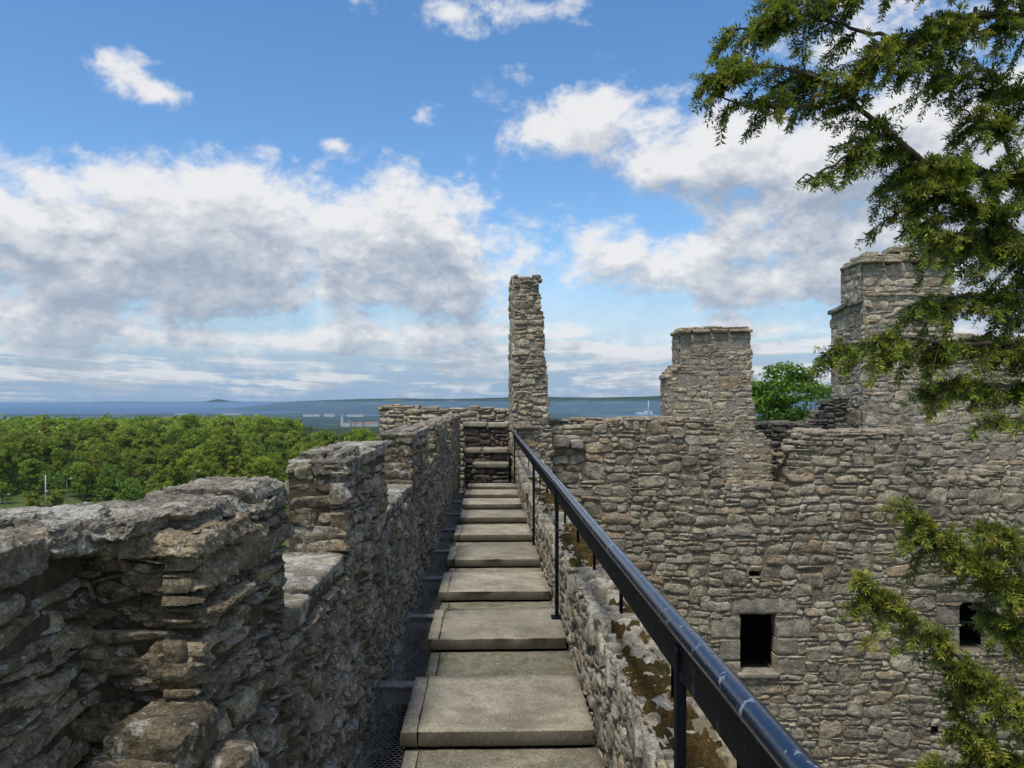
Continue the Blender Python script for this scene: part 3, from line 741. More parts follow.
# sill slabs lying in the gaps
for (l0, l1, z, sd) in [(2.56, 3.64, -0.70, 1), (5.0, 6.77, -0.70, 2), (8.48, 9.52, -0.66, 3), (12.18, 13.22, -0.62, 4)]:
    cp = MB(); rs = np.random.default_rng(sd + 300)
    cap_row(cp, W(-0.93, l0, z - 0.04), DR, RT, l1 - l0, 0.275, 0.05, 0.3, 0.6, rs, over=0.01, n=14, rough=0.008, strata=0.004, hvar=0.15, jit=0.06)
    cp.build('sill', M['cap'], par)

# ================================================================== walkway
bed = MB()
bed.box((-0.64, 3.2, -4.4), (0.56, 16.3, -4.0), A_); bed.box((-0.40, 3.2, -4.0), (0.56, 16.0, -1.78), A_); bed.box((-0.42, 0.2, -2.2), (0.56, 3.2, -1.69), A_)
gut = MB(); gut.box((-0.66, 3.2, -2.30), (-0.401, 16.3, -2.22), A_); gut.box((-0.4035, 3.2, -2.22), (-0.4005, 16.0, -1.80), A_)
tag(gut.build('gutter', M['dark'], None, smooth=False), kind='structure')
tag(bed.build('path', M['slab_low'], None, smooth=False), kind='structure')
def slab_mesh(mb, a0, a1, l0, l1, z0, z1, seed, bev=0.004, nx=14, ny=12):
    """slab: worn top (tint blue 1) with rounded arris and darker sides (tint blue 0)"""
    rg = np.random.default_rng(seed)
    xs = np.linspace(a0 + bev, a1 - bev, nx); ys = np.linspace(l0 + bev, l1 - bev, ny)
    xs = np.concatenate([[a0, a0], xs, [a1, a1]]); ys = np.concatenate([[l0, l0], ys, [l1, l1]])
    X, Y = np.meshgrid(xs, ys, indexing='ij')
    Z = np.full_like(X, z1)
    e1 = np.zeros_like(X, bool); e1[1] = e1[-2] = True; e1[:, 1] = e1[:, -2] = True
    e0 = np.zeros_like(X, bool); e0[0] = e0[-1] = True; e0[:, 0] = e0[:, -1] = True
    Z = np.where(e1, z1 - bev, Z); Z = np.where(e0, z0, Z)
    nse = fbm(np.stack([X * 9, Y * 9, 0 * X + seed * 7.3], -1), 3, 5)
    Z = np.where(~e0, Z + 0.0016 * nse, Z)
    ch = 0.016 * np.clip(fbm(np.stack([X * 14, Y * 14, 0 * X + seed * 3.1], -1), 3, 15) - 0.15, 0, 1)
    Y = Y + np.where(Y < (l0 + l1) / 2, 1, -1) * ch * (e1 | e0); X = X + np.where(X < (a0 + a1) / 2, 1, -1) * ch * (e1 | e0)
    v = X[..., None] * RT + Y[..., None] * DR + Z[..., None] * UP
    a, b = X.shape; I, J = np.meshgrid(np.arange(a - 1), np.arange(b - 1), indexing='ij')
    tn = np.ones(X.shape + (4,)); tn[..., 2] = np.where(e0 | e1, 0.0, 1.0); tn[..., 2] = np.where(e1, 0.25, tn[..., 2])
    mb.add(v, np.stack([I * b + J, (I + 1) * b + J, (I + 1) * b + J + 1, I * b + J + 1], -1).reshape(-1, 4), tn)
fronts = [3.9, 5.43, 6.79, 8.19, 9.72, 11.2, 12.66, 14.02, 15.36]
ordn = ['first', 'second', 'third', 'fourth', 'fifth', 'sixth', 'seventh', 'eighth', 'ninth', 'tenth']
prev_end = 3.2
for i, l in enumerate(fronts):
    L = 0.80 if i < 8 else 0.62
    r3 = np.random.default_rng(400 + i)
    ex = r3.uniform(-0.012, 0.012)
    m1 = MB(); slab_mesh(m1, -0.345 + ex, 0.525 + ex, l, l + L, -1.672, -1.60, 500 + i)
    o = m1.build('raised_slab', M['slab'])
    tag(o, f'{ordn[i]} raised concrete slab of the walkway counted from the camera', 'slab', 'raised slabs of the walkway')
    m2 = MB(); slab_mesh(m2, -0.425 + ex, -0.3457 + ex, l + 0.004, l + L - 0.01, -1.672, -1.601, 540 + i, nx=4)
    m2.build('edge_strip', M['slab'], o)
    m3 = MB(); slab_mesh(m3, -0.335 + ex, 0.54 + ex, prev_end + (0.0 if i == 0 else -0.06), l + 0.06, -1.79, -1.692, 600 + i)
    o3 = m3.build('channel_slab', M['slab_low'])
    tag(o3, ('low mossy slab in front of the first raised slab' if i == 0 else f'low mossy slab between the {ordn[i-1]} and {ordn[i]} raised slabs from the camera'), 'slab', 'low drainage slabs of the walkway')
    m4 = MB(); slab_mesh(m4, -0.405 + ex, -0.3357 + ex, prev_end + 0.01, l + 0.05, -1.79, -1.694, 640 + i, nx=4)
    m4.build('edge_strip', M['slab_low'], o3)
    prev_end = l + L
# beams carrying the walkway across the gutter
bp_ = MB(); bp_.box((-0.66, -0.03, -0.11), (-0.37, 0.03, -0.012), A_); bp_.box((-0.66, -0.045, -0.012), (-0.37, 0.045, 0.0), A_)
beam = bp_.build('support_beam', M['steel'], None, smooth=False)
bl = [l + 0.86 for l in fronts[:-1]]
bl = [3.40] + bl
for i, l in enumerate(bl):
    o = beam if i == 0 else beam.copy()
    if i: COL.objects.link(o)
    o.location = tuple(W(0, l, -1.665))
    nm = ['nearest', 'second', 'third', 'fourth', 'fifth', 'sixth', 'seventh', 'eighth', 'ninth'][i]
    tag(o, f'{nm} dark steel beam bridging the gutter beside the walkway, from the camera', 'beam', 'steel beams over the gutter')
# hexagonal wire netting over the gutter
def netting(L, wd, s=0.0175, r=0.0012):
    mb = MB(); A = []
    dxh = s * math.sqrt(3); dyh = s * 1.5
    nx = int(wd / dxh) + 1; ny = int(L / dyh) + 1
    cen = []
    for j in range(ny + 1):
        for i in range(nx + 1):
            cx = i * dxh + (dxh / 2 if j % 2 else 0); cy = j * dyh
            c = [(cx + s * math.cos(R_(90 + 60 * k)), cy + s * math.sin(R_(90 + 60 * k))) for k in range(3)]
            c.append((cx + s * math.cos(R_(270)), cy + s * math.sin(R_(270))))
            # three edges per cell
            p0 = (cx + s * math.cos(R_(90)), cy + s * math.sin(R_(90))); p1 = (cx + s * math.cos(R_(150)), cy + s * math.sin(R_(150))); p2 = (cx + s * math.cos(R_(210)), cy + s * math.sin(R_(210))); p3 = (cx + s * math.cos(R_(270)), cy + s * math.sin(R_(270)))
            for q0, q1 in ((p0, p1), (p1, p2), (p2, p3)):
                if max(q0[0], q1[0]) < wd and max(q0[1], q1[1]) < L and min(q0[0], q1[0]) > 0 and min(q0[1], q1[1]) > 0: A.append((q0, q1))
    A = np.array(A)
    P0 = A[:, 0]; P1 = A[:, 1]; d = P1 - P0; d /= np.linalg.norm(d, axis=1, keepdims=True); nn = np.stack([-d[:, 1], d[:, 0]], -1) * r
    def z(p): return 0.006 * vnoise(np.stack([p[:, 0] * 9, p[:, 1] * 9, 0 * p[:, 0]], -1), 3) - 0.02 * np.sin(np.clip(p[:, 1] / L, 0, 1) * math.pi)
    vs = []
    for (pp, k) in ((P0, 0), (P1, 1)):
        zz = z(pp)
        for (sn, up) in ((1, 0), (0, 1), (-1, 0), (0, -1)):
            vs.append(np.stack([pp[:, 0] + nn[:, 0] * sn, pp[:, 1] + nn[:, 1] * sn, zz + up * r], -1))
    V = np.stack(vs, 1); k = len(A)
    q = np.array([[0, 1, 5, 4], [1, 2, 6, 5], [2, 3, 7, 6], [3, 0, 4, 7]])
    mb.add((V.reshape(-1, 3)) @ A_, (np.arange(k)[:, None, None] * 8 + q[None]).reshape(-1, 4))
    return mb
net = netting(1.42, 0.27).build('wire_netting', M['wire'])
for i, l in enumerate(bl[:-1]):
    o = net if i == 0 else net.copy()
    if i: COL.objects.link(o)
    o.location = tuple(W(-0.655, l + 0.03, -1.70))
    nm = ['nearest', 'second', 'third', 'fourth', 'fifth', 'sixth', 'seventh', 'eighth'][i]
    tag(o, f'{nm} panel of hexagonal wire netting over the dark gutter, from the camera', 'netting', 'wire netting panels over the gutter')

# ================================================================== low wall right of the walkway
low = empty('low_wall', (0, 0, 0), 'low lichened rubble wall with mossy flat top right of the walkway under the handrail', 'wall')
lw = MB()
wall(lw, W(0.55, 4.2, -1.85), -DR, UP, -RT, 3.4, 0.72, SZ_RUB, (0.030, 0.026), 0.012, 61, thick=0.2, docore=False, relief=0.014, rough=0.011, gap=0.002, depth=0.05, warp=0.03, proud=0.007, jit=0.35, squ=(0.05, 0.6), rfreq=16, ridge=0.012, sheet=0.02)
wall(lw, W(0.55, 16.8, -1.85), -DR, UP, -RT, 12.6, 0.72, SZ_RUB, (0.034, 0.03), 0.022, 62, thick=0.2, docore=False, relief=0.018, rough=0.012, gap=0.003, depth=0.05, warp=0.03, proud=0.009, jit=0.35, squ=(0.05, 0.6), rfreq=12, ridge=0.012, sheet=0.03)
lw.box((0.568, 0.8, -10), (0.985, 16.9, -1.165), A_, tint=(0.5, 0.3, 0, 1))
wall(lw, W(0.985, 1.0, -6.0), DR, UP, RT, 15.8, 4.85, SZ_RUB, (0.07, 0.06), 0.07, 63, thick=0.2, docore=False, relief=0.03, rough=0.015, gap=0.01, depth=0.06)
lw.build('wall_face', M['lowwall'], low)
TOPS = [((4, 8), (3, 6), 3), ((6, 11), (4, 8), 3), ((2, 4), (2, 4), 2.5), ((3, 5), (2, 3), 2)]
lt = MB()
wall(lt, W(0.535, 0.8, -1.15), RT, DR, UP, 0.44, 4.4, [(s[1], s[0], s[2]) for s in TOPS], (0.044, 0.044), 0.013, 64, docore=False, relief=0.022, rough=0.014, gap=0.008, depth=0.10, warp=0.03, proud=0.010, jit=0.35, squ=(0.05, 0.6), rfreq=13, tilt=0.5, ridge=0.014)
wall(lt, W(0.535, 5.2, -1.15), RT, DR, UP, 0.44, 11.6, [(s[1], s[0], s[2]) for s in TOPS], (0.044, 0.044), 0.022, 65, docore=False, relief=0.022, rough=0.014, gap=0.008, depth=0.10, warp=0.03, proud=0.012, jit=0.35, squ=(0.05, 0.6), rfreq=10, tilt=0.5, ridge=0.014)
lt.build('coping', M['lowwall'], low)
# moss cushions in the joints of the wall top
xs = np.linspace(0.56, 0.975, 56); ys = np.linspace(1.2, 12.0, 1100)
X, Y = np.meshgrid(xs, ys, indexing='ij')
q = np.stack([X * 5, Y * 5, 0 * X], -1)
cover = 0.75 * fbm(q * np.array([1.0, 0.75, 1]), 3, 91) + 0.65 * fbm(q * 4.0, 3, 94) + 0.55 * np.exp(-((X - 0.74) / 0.13) ** 2) + 0.35 * np.sin(Y * 2.1 + 1.2) - 0.26
Z = -1.176 + 0.075 * np.clip(cover, -0.6, 0.75) + 0.020 * fbm(np.stack([X * 38, Y * 38, 0 * X], -1), 4, 92, 0.65)
mo = MB(); a, b = X.shape; I, J = np.meshgrid(np.arange(a - 1), np.arange(b - 1), indexing='ij')
qs = np.stack([I * b + J, (I + 1) * b + J, (I + 1) * b + J + 1, I * b + J + 1], -1).reshape(-1, 4)
keep = (Z.reshape(-1)[qs].max(1) > -1.172)
mo.add(X[..., None] * RT + Y[..., None] * DR + Z[..., None] * UP, qs[keep])
def moss_mat():
    m, t, b = mat_new('moss')
    co = t.new('ShaderNodeTexCoord').outputs['Object']
    n = t.noise(co, 7, 6, 0.7); n2 = t.noise(co, 90, 4, 0.7)
    c = t.mix(t.ramp(n, 0.35, 0.62), (0.042, 0.040, 0.014), (0.10, 0.062, 0.022))
    c = t.scale_col(c, t.ramp(n2, 0.25, 0.75, 0.45, 1.5))
    t.put(b.inputs['Base Color'], c); b.inputs['Roughness'].default_value = 1; b.inputs['Specular IOR Level'].default_value = 0.05
    bp = t.new('ShaderNodeBump'); bp.inputs['Strength'].default_value = 1; bp.inputs['Distance'].default_value = 0.012
    t.put(bp.inputs['Height'], n2); t.put(b.inputs['Normal'], bp.outputs[0])
    return m
M['moss'] = moss_mat()
tag(mo.build('moss', M['moss']), 'brown and olive moss growing along the top of the low wall', 'moss', kind='stuff')

# ================================================================== handrail
hr = empty('handrail', (0, 0, 0), 'long black painted metal handrail running along the right of the walkway', 'handrail')
rl = MB(); ls = np.linspace(0.6, 16.7, 60)
pts = np.array([W(0.506, l, -0.598 + 0.003 * math.sin(l * 1.3)) for l in ls])
rl.tube(pts, 0.0265, 20); rl.build('top_rail', M['railtop'], hr)
fb = MB(); fb.box((0.499, 0.6, -0.722), (0.513, 16.68, -0.620), A_); fb.build('flat_bar', M['paint'], hr, smooth=False)
for l in (2.1, 5.95, 9.05, 15.9):
    pm = MB(); zb = -1.601 if any(f <= l <= f + 0.8 for f in fronts) else -1.692
    pm.box((0.491, l - 0.015, zb), (0.517, l + 0.015, -0.64), A_); pm.box((0.462, l - 0.05, zb), (0.535, l + 0.05, zb + 0.012), A_)
    pm.build('post', M['paint'], hr, smooth=False)
for l in (2.25, 3.07, 4.3, 5.4, 6.4, 7.5, 8.6, 9.8, 11.2, 12.8, 14.4):
    bm_ = MB(); bm_.tube([W(0.712, l, -1.20), W(0.712, l, -0.90), W(0.700, l, -0.865), W(0.515, l, -0.672)], 0.0105, 8)
    bm_.build('bracket', M['paint'], hr)

# ================================================================== steps and end wall at the far end of the walkway
X_, Y_ = np.array([1.0, 0, 0]), np.array([0, 1.0, 0])
def step(name, px0, px1, py, Y, depth, zbot, label, cat, seed):
    z = (HZ - py) / F * Y; x0, x1 = (px0 - 512) / F * Y, (px1 - 512) / F * Y
    e = MB(); wall(e, (x0 + 0.02, Y + 0.04, zbot), X_, UP, -Y_, x1 - x0 - 0.02, z - 0.07 - zbot, SZ_RUB, (0.05, 0.045), 0.03, seed, thick=depth, relief=0.03, rough=0.012, gap=0.008)
    o = e.build(name, M['shaderub']); tag(o, label, cat, 'stone steps at the far end of the walkway')
    e = MB(); rs = np.random.default_rng(seed)
    cap_row(e, np.array([x0, Y - 0.03, z - 0.085]), X_, Y_, x1 - x0, depth, 0.085, 0.35, 0.8, rs, over=0.0, n=9, rough=0.006, strata=0.0, hvar=0.05, jit=0.04)
    e.build('tread', M['slab'], o)
step('stone_step', 472, 509, 464, 16.25, 0.5, -1.75, 'lower stone step at the far end of the slab walkway', 'step', 701)
step('stone_step', 462, 509, 449.5, 16.7, 0.6, -1.8, 'middle stone step with a wide tread at the far end of the walkway', 'step', 702)
step('stone_step', 462, 509, 422.5, 17.25, 0.4, -1.2, 'high stone ledge below the end wall at the far end of the walkway', 'step', 703)
ew = empty('end_wall', (0, 0, 0), 'low rubble wall closing the far end of the walkway left of the tall pillar', 'wall')
e = MB()
x0, x1 = (394 - 512) / F * 18, (511 - 512) / F * 18
wall(e, (x0, 18, -4), X_, UP, -Y_, x1 - x0, 3.94, SZ_RUB, (0.05, 0.042), 0.026, 711, top=[(0, 3.93), (0.4, 3.94), (0.5, 3.88), (1.4, 3.87), (2.0, 3.85), (2.7, 3.85)], thick=0.6, relief=0.035, rough=0.015)
pA = np.array([(379 - 512) / F * 18.5, 18.5, -4.0]); pB = np.array([x0, 18.0, -4.0]); dU = pB - pA; LU = np.linalg.norm(dU); dU /= LU
wall(e, pA, dU, UP, np.cross(dU, UP), LU, 3.95, SZ_RUB, (0.05, 0.042), 0.026, 712, thick=0.5, relief=0.035, rough=0.015)
e.build('wall_face', M['gable'], ew)
e = MB(); rs = np.random.default_rng(713)
cap_row(e, np.array([x0 - 0.02, 18.0, -0.19]), X_, Y_, x1 - x0, 0.5, 0.07, 0.2, 0.45, rs, over=0.02, n=7, rough=0.014, hvar=0.4)
cap_row(e, np.array([x0 - 0.35, 18.2, -0.13]), X_, Y_, 0.9, 0.5, 0.07, 0.2, 0.4, rs, over=0.02, n=7, rough=0.014, hvar=0.4)
e.build('capstones', M['gable'], ew)

# ================================================================== tall pillar
pil = empty('stone_pillar', (0, 0, 0), 'tall thin ragged stone pillar standing alone above the end of the handrail', 'pillar')
e = MB(); YP = 16.6
sx = lambda px: (px - 512) / F * YP
PO = np.array([sx(513.5), YP, -2.0])
prof_y = np.array([276, 290, 300, 330, 345, 380, 405, 425, 432, 470, 520]); prof_x = np.array([540.5, 540.5, 541.5, 543, 545.5, 547, 548.5, 549, 552, 553, 553])
zt = (HZ - 277) / F * YP
def pil_in(u, v):
    z = v - 2.0; py = HZ - z * F / YP
    rag = 0.05 * vnoise(np.stack([np.floor(v / 0.13) * 3.7, 0 * v, 0 * v], -1), 9)
    return (u + PO[0] < (np.interp(py, prof_y, prof_x) - 512) / F * YP + rag) & (z < zt + 0.05 * np.floor(2 * vnoise(np.stack([u * 4, 0 * u, 0 * u], -1), 3)))
wall(e, PO, X_, UP, -Y_, 0.95, zt + 2.05, SZ_RUB, (0.048, 0.042), 0.020, 721, inside=pil_in, thick=0.85, relief=0.035, rough=0.018, gap=0.006, depth=0.13, proud=0.016, jit=0.28, warp=0.02, squ=(0.05, 0.6), ridge=0.016, sheet=0.03)
bk = np.array([sx(513.5) - 0.10, YP + 0.85, -2.0]); dU = PO - bk; LU = np.linalg.norm(dU); dU /= LU
wall(e, bk, dU, UP, np.cross(dU, UP), LU, zt + 2.0, [((4, 8), (3, 6), 3), ((8, 17), (4, 7), 3), ((3, 4), (2, 4), 1)], (0.05, 0.045), 0.022, 722, thick=0.08, relief=0.02, rough=0.010, gap=0.005, proud=0.008, warp=0.0)
ro = np.array([sx(548) , YP + 0.02, -2.0])
wall(e, np.array([sx(546), YP + 0.02, -2.0]), Y_, UP, X_, 0.8, zt + 0.2, SZ_RUB, (0.06, 0.05), 0.04, 723, thick=0.05, relief=0.03, rough=0.015, docore=False)
rs = np.random.default_rng(724)
for k in range(9):
    block(e, (sx(512) + rs.uniform(0.05, 0.55), YP + rs.uniform(0.1, 0.75), zt + rs.uniform(-0.05, 0.02)), (rs.uniform(.09, .16), rs.uniform(.1, .16), rs.uniform(.04, .07)), None, 7, 5, 0.015, 9, 0.15, rs)
e.build('masonry', M['gable'], pil)
e = MB(); block(e, (sx(527), YP - 0.02, (HZ - 427) / F * YP), (0.24, 0.10, 0.03), None, 9, 7, 0.008, 9, 0.06, rs); e.build('corbel', M['cap'], pil)

# ================================================================== main ruined wall across the courtyard
YW = 17.0
wx = lambda px: (px - 512) / F * YW
wz = lambda py: (HZ - py) / F * YW
WO = np.array([wx(538), YW, -9.7])
profA = [(520, 431), (552, 429), (575, 428), (590, 425), (605, 423), (622, 419.5), (661, 419), (712, 419), (718, 430), (722, 485), (786, 486), (788, 468), (786.5, 467), (797, 464), (798, 447), (792, 446), (803, 438), (805, 431), (905, 432), (906, 440), (916, 441), (917, 455), (930, 456), (934, 479), (984, 479), (988, 472), (1005, 468), (1010, 476), (1040, 474), (1200, 480)]
pa = sorted(set((wx(a) - WO[0], wz(b) - WO[2]) for a, b in profA))
def U_(px): return wx(px) - WO[0]
def V_(py): return wz(py) - WO[2]
holes = [(U_(741), V_(672), U_(776), V_(614)), (U_(960), V_(652), U_(990), V_(603)), (U_(749), V_(576), U_(761), V_(569.5)), (U_(930), V_(735), U_(938), V_(725)), (U_(728), V_(455), U_(729), V_(454))]
dr = [  # dressed blocks round the two windows: px0, py1, px1, py0
    (732, 614, 797, 597), (711, 638, 741, 617), (720, 660, 741, 639), (724, 680, 741, 661), (776, 638, 811, 616), (776, 655, 797, 638), (776, 675, 806, 656),
    (935, 603, 1000, 592), (936, 625, 960, 606), (930, 652, 960, 626), (990, 627, 1010, 604), (990, 652, 1020, 628)]
dres = [(U_(a), V_(b), U_(c), V_(d)) for a, b, c, d in dr]
rw = empty('ruined_wall', (0, 0, 0), 'broad roofless rubble wall facing the courtyard with two small dark windows', 'wall')
e = MB()
wall(e, WO, X_, UP, -Y_, 12.4, 10.5, SZ_BIG, (0.044, 0.041), 0.022, 731, top=pa, holes=holes, dressed=dres, thick=0.9, relief=0.038, rough=0.013, gap=0.008, back=0.018, depth=0.12, warp=0.05, proud=0.012, jit=0.26, squ=(0.05, 0.5), rfreq=8, ridge=0.012, sheet=0.035, course=(4, 7, 0.0030))
# loose rubble along the broken top, so it has depth
rs = np.random.default_rng(733); pa_ = np.array(pa)
for k in range(420):
    u = rs.uniform(0.0, 12.2); zz = np.interp(u, pa_[:, 0], pa_[:, 1]) + WO[2]
    block(e, (WO[0] + u, YW + rs.uniform(0.08, 0.8), zz - rs.uniform(0.0, 0.06)), (rs.uniform(.06, .18), rs.uniform(.08, .16), rs.uniform(.03, .075)), None, 6, 5, 0.014, 9, 0.18, rs)
e.build('masonry', M['rubble'], rw)
def stone_part(name, rect, seed, parent):
    e = MB(); stones(e, [rect], WO, X_, UP, -Y_, 0.035, 0.02, 0.008, 0.009, 0.35, np.random.default_rng(seed), 0.0, 0.004, 0.03, (0.02, 0.12), 0.1, 0.0, 9.0)
    return e.build(name, M['dressed'], parent)
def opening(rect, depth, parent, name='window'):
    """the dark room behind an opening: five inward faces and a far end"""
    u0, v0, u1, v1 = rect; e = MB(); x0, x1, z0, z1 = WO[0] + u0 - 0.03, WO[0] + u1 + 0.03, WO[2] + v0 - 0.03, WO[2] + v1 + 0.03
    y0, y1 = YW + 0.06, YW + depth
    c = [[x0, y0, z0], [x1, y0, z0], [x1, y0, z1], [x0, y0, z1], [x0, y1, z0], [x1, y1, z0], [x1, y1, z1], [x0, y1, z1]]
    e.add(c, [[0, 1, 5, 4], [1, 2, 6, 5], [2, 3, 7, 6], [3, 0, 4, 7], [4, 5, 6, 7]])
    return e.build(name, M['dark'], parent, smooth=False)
w1 = opening(holes[0], 2.6, rw); w2 = opening(holes[1], 2.6, rw)
opening(holes[2], 0.9, rw, 'putlog_hole'); opening(holes[3], 0.9, rw, 'putlog_hole')
for i, rct in enumerate(dres):
    stone_part('lintel' if i in (0, 7) else 'jamb_stone', rct, 740 + i, w1 if i < 7 else w2)
e = MB(); block(e, (WO[0] + U_(758), YW + 0.12, WO[2] + V_(674.5)), (0.46, 0.22, 0.05), None, 10, 9, 0.006, 9, 0.03, rs); e.build('sill', M['dressed'], w1)
# white lichened blocks near the rail head
e = MB()
for (px, py, hx, hz, sd) in [(560, 441, .20, .13, 1), (577, 444, .14, .10, 2), (549, 448, .12, .12, 3), (545, 436, .12, .08, 4)]:
    block(e, (wx(px), YW - 0.06, wz(py)), (hx, 0.14, hz), None, 9, 5, 0.015, 8, 0.12, np.random.default_rng(sd + 750))
e.build('lichened_blocks', M['cap'], rw)
# thin parapet standing behind the ruined wall's left half
e = MB(); YB = 18.4; bx = lambda px: (px - 512) / F * YB; bz = lambda py: (HZ - py) / F * YB
wall(e, (bx(546), YB, -3), X_, UP, -Y_, bx(668) - bx(546), 3.0, SZ_RUB, (0.05, 0.042), 0.03, 761, top=[(0, 3 + bz(417)), (0.8, 3 + bz(418)), (1.5, 3 + bz(416.5)), (2.8, 3 + bz(416))], thick=0.4, relief=0.035, rough=0.015)
rs = np.random.default_rng(762)
cap_row(e, np.array([bx(546), YB - 0.02, bz(421)]), X_, Y_, bx(666) - bx(546), 0.4, 0.06, 0.15, 0.4, rs, over=0.03, n=7, rough=0.014, hvar=0.5)
tag(e.build('rear_wall', M['gable']), 'thin pale topped rubble wall just behind the ruined wall between pillar and small chimney', 'wall')

# ================================================================== small chimney gable
ch = empty('chimney_stack', (0, 0, 0), 'square rubble chimney stack with flat cap and sloping shoulder in the middle', 'chimney')
YC = 17.95; cx = lambda px: (px - 512) / F * YC; cz = lambda py: (HZ - py) / F * YC
CO = np.array([cx(667), YC, -2.6])
def ch_in(u, v):
    z = v + CO[2]; x = u + CO[0]; py = HZ - z * F / YC; px = 512 + x * F / YC
    L = np.interp(py, [333, 366, 378, 500], [679, 679, 667, 666]); Rr = np.interp(py, [333, 367, 430, 431, 445, 500], [749, 752, 756, 762, 771, 772])
    return (px > L) & (px < Rr) & (py > 332)
e = MB()
KW = dict(relief=0.018, rough=0.013, gap=0.003, depth=0.08, warp=0.05, proud=0.009, jit=0.26, squ=(0.05, 0.6), rfreq=8, back=0.003, ridge=0.010, sheet=0.04, course=(3, 6, 0.002))
SZ_G = [((3, 7), (2, 3), 4), ((5, 10), (2, 4), 3), ((2, 4), (1, 2), 2.5), ((6, 11), (3, 5), 0.9), ((5, 10), (1, 2), 3)]
wall(e, CO, X_, UP, -Y_, cx(775) - CO[0], cz(332) + 2.6, SZ_G, (0.046, 0.040), 0.022, 771, inside=ch_in, thick=0.78, **KW)
# side faces, shaft and base
YD = 18.72
def side(mb, pxf, z0, z1, seed, y0=YC, y1=YD, left=True, back_in=0.0, kw=KW):
    x = (pxf - 512) / F * YC
    if left: wall(mb, (x, y1, z0), -Y_, UP, -X_, y1 - y0, z1 - z0, SZ_G, (0.05, 0.044), 0.026, seed, thick=0.06, docore=False, **kw)
    else: wall(mb, (x, y0, z0), Y_, UP, X_, y1 - y0, z1 - z0, SZ_G, (0.05, 0.044), 0.03, seed, thick=0.06, docore=False, **kw)
side(e, 679, cz(366), cz(332), 772); side(e, 667, -2.6, cz(378), 773); side(e, 750, cz(425), cz(332), 774, left=False); side(e, 771, -2.6, cz(440), 775, left=False)
e.build('masonry', M['gable'], ch)
# sloping shoulder stones
e = MB(); rs = np.random.default_rng(776)
for k in range(4):
    f = (k + 0.5) / 4
    block(e, (cx(667 + 12 * f), (YC + YD) / 2, cz(378 - 13 * f)), (0.085, 0.42, 0.055), None, 9, 6, 0.012, 9, 0.1, rs)
e.build('shoulder', M['gable'], ch)
e = MB()
cap_row(e, np.array([cx(676.0), YC - 0.10, cz(333)]), X_, Y_, cx(752.5) - cx(676.0), YD - YC + 0.16, 0.06, 0.3, 0.6, rs, over=0.03, n=8, rough=0.012, hvar=0.12, jit=0.06)
cap_row(e, np.array([cx(679), YC - 0.02, cz(330)]), X_, Y_, cx(750) - cx(679), YD - YC, 0.07, 0.2, 0.45, rs, over=0.0, n=8, rough=0.018, hvar=0.5, split=0.5)
e.build('cap', M['gable'], ch)

# back wall between the chimney and the tower
YK = 20.3; kx = lambda px: (px - 512) / F * YK; kz = lambda py: (HZ - py) / F * YK
e = MB()
tk = [(0, kz(424) + 4), (kx(775) - kx(745), kz(423) + 4), (kx(812) - kx(745), kz(424) + 4), (kx(818) - kx(745), kz(418) + 4), (kx(824) - kx(745), kz(410) + 4), (kx(831) - kx(745), kz(400) + 4), (kx(850) - kx(745), kz(396) + 4)]
wall(e, (kx(745), YK, -4), X_, UP, -Y_, kx(850) - kx(745), 4.6, SZ_RUB, (0.055, 0.046), 0.035, 781, top=tk, thick=0.6, relief=0.04, rough=0.016)
rs = np.random.default_rng(782); tk = np.array(tk)
for k in range(50):
    u = rs.uniform(0, 2.6); block(e, (kx(745) + u, YK + rs.uniform(0.05, 0.5), np.interp(u, tk[:, 0], tk[:, 1]) - 4 - rs.uniform(0, .06)), (rs.uniform(.07, .17), .12, rs.uniform(.03, .08)), None, 6, 5, .014, 9, .15, rs)
tag(e.build('back_wall', M['shaderub']), 'low dark rubble wall in shade between the small chimney and the big tower', 'wall')

# ================================================================== big tower gable at the right
tw = empty('tower', (0, 0, 0), 'massive tall rubble tower with corniced chimney head behind the yew branches', 'tower')
YT = 20.0; tx = lambda px: (px - 512) / F * YT; tz = lambda py: (HZ - py) / F * YT
KT = dict(KW, relief=0.03, gap=0.006)
SZ_T = [((4, 8), (2, 4), 4), ((6, 11), (3, 5), 3), ((3, 4), (1, 2), 2), ((8, 13), (4, 7), 1.0), ((5, 10), (1, 2), 2)]
SB, SH = 22.1, 21.25   # back planes of body and shaft
e = MB()
def tw_in(u, v):
    px = 512 + (u + tx(863)) * F / YT; py = HZ - (v - 4.2) * F / YT
    return (py > 263) & ((px < 952) | (py > 340))
wall(e, (tx(863), YT, -4.2), X_, UP, -Y_, tx(1120) - tx(863), 4.2 + tz(262), SZ_T, (0.05, 0.046), 0.028, 791, inside=tw_in, thick=1.2, **KT)
wall(e, (tx(861.5), SH, tz(302)), -Y_, UP, -X_, SH - YT, tz(262) - tz(302), SZ_T, (0.055, 0.05), 0.03, 792, thick=0.1, docore=False, **KT)
wall(e, (tx(865), SB, -4.2), -Y_, UP, -X_, SB - YT, 4.2 + tz(300), SZ_T, (0.055, 0.05), 0.03, 793, thick=0.1, docore=False,
     top=[(0, 4.2 + tz(300) - 0.12), (SB - SH, 4.2 + tz(300) - 0.02), (2.2, 4.2 + tz(300))], **KT)
e.box((tx(863) + 0.05, YT + 0.02, -4.2), (tx(1115), SB, tz(302)), tint=(0.4, 0.3, 0, 1)) if False else None
e.box((tx(866) + 0.03, YT + 0.5, -4.2), (tx(1000), SB - 0.02, tz(345) ), tint=(0.4, 0.3, 0, 1))
e.box((tx(866) + 0.03, YT + 0.5, -4.2), (tx(950), SB - 0.02, tz(302)), tint=(0.4, 0.3, 0, 1))
e.build('masonry', M['gable'], tw)
rs = np.random.default_rng(795); e = MB()
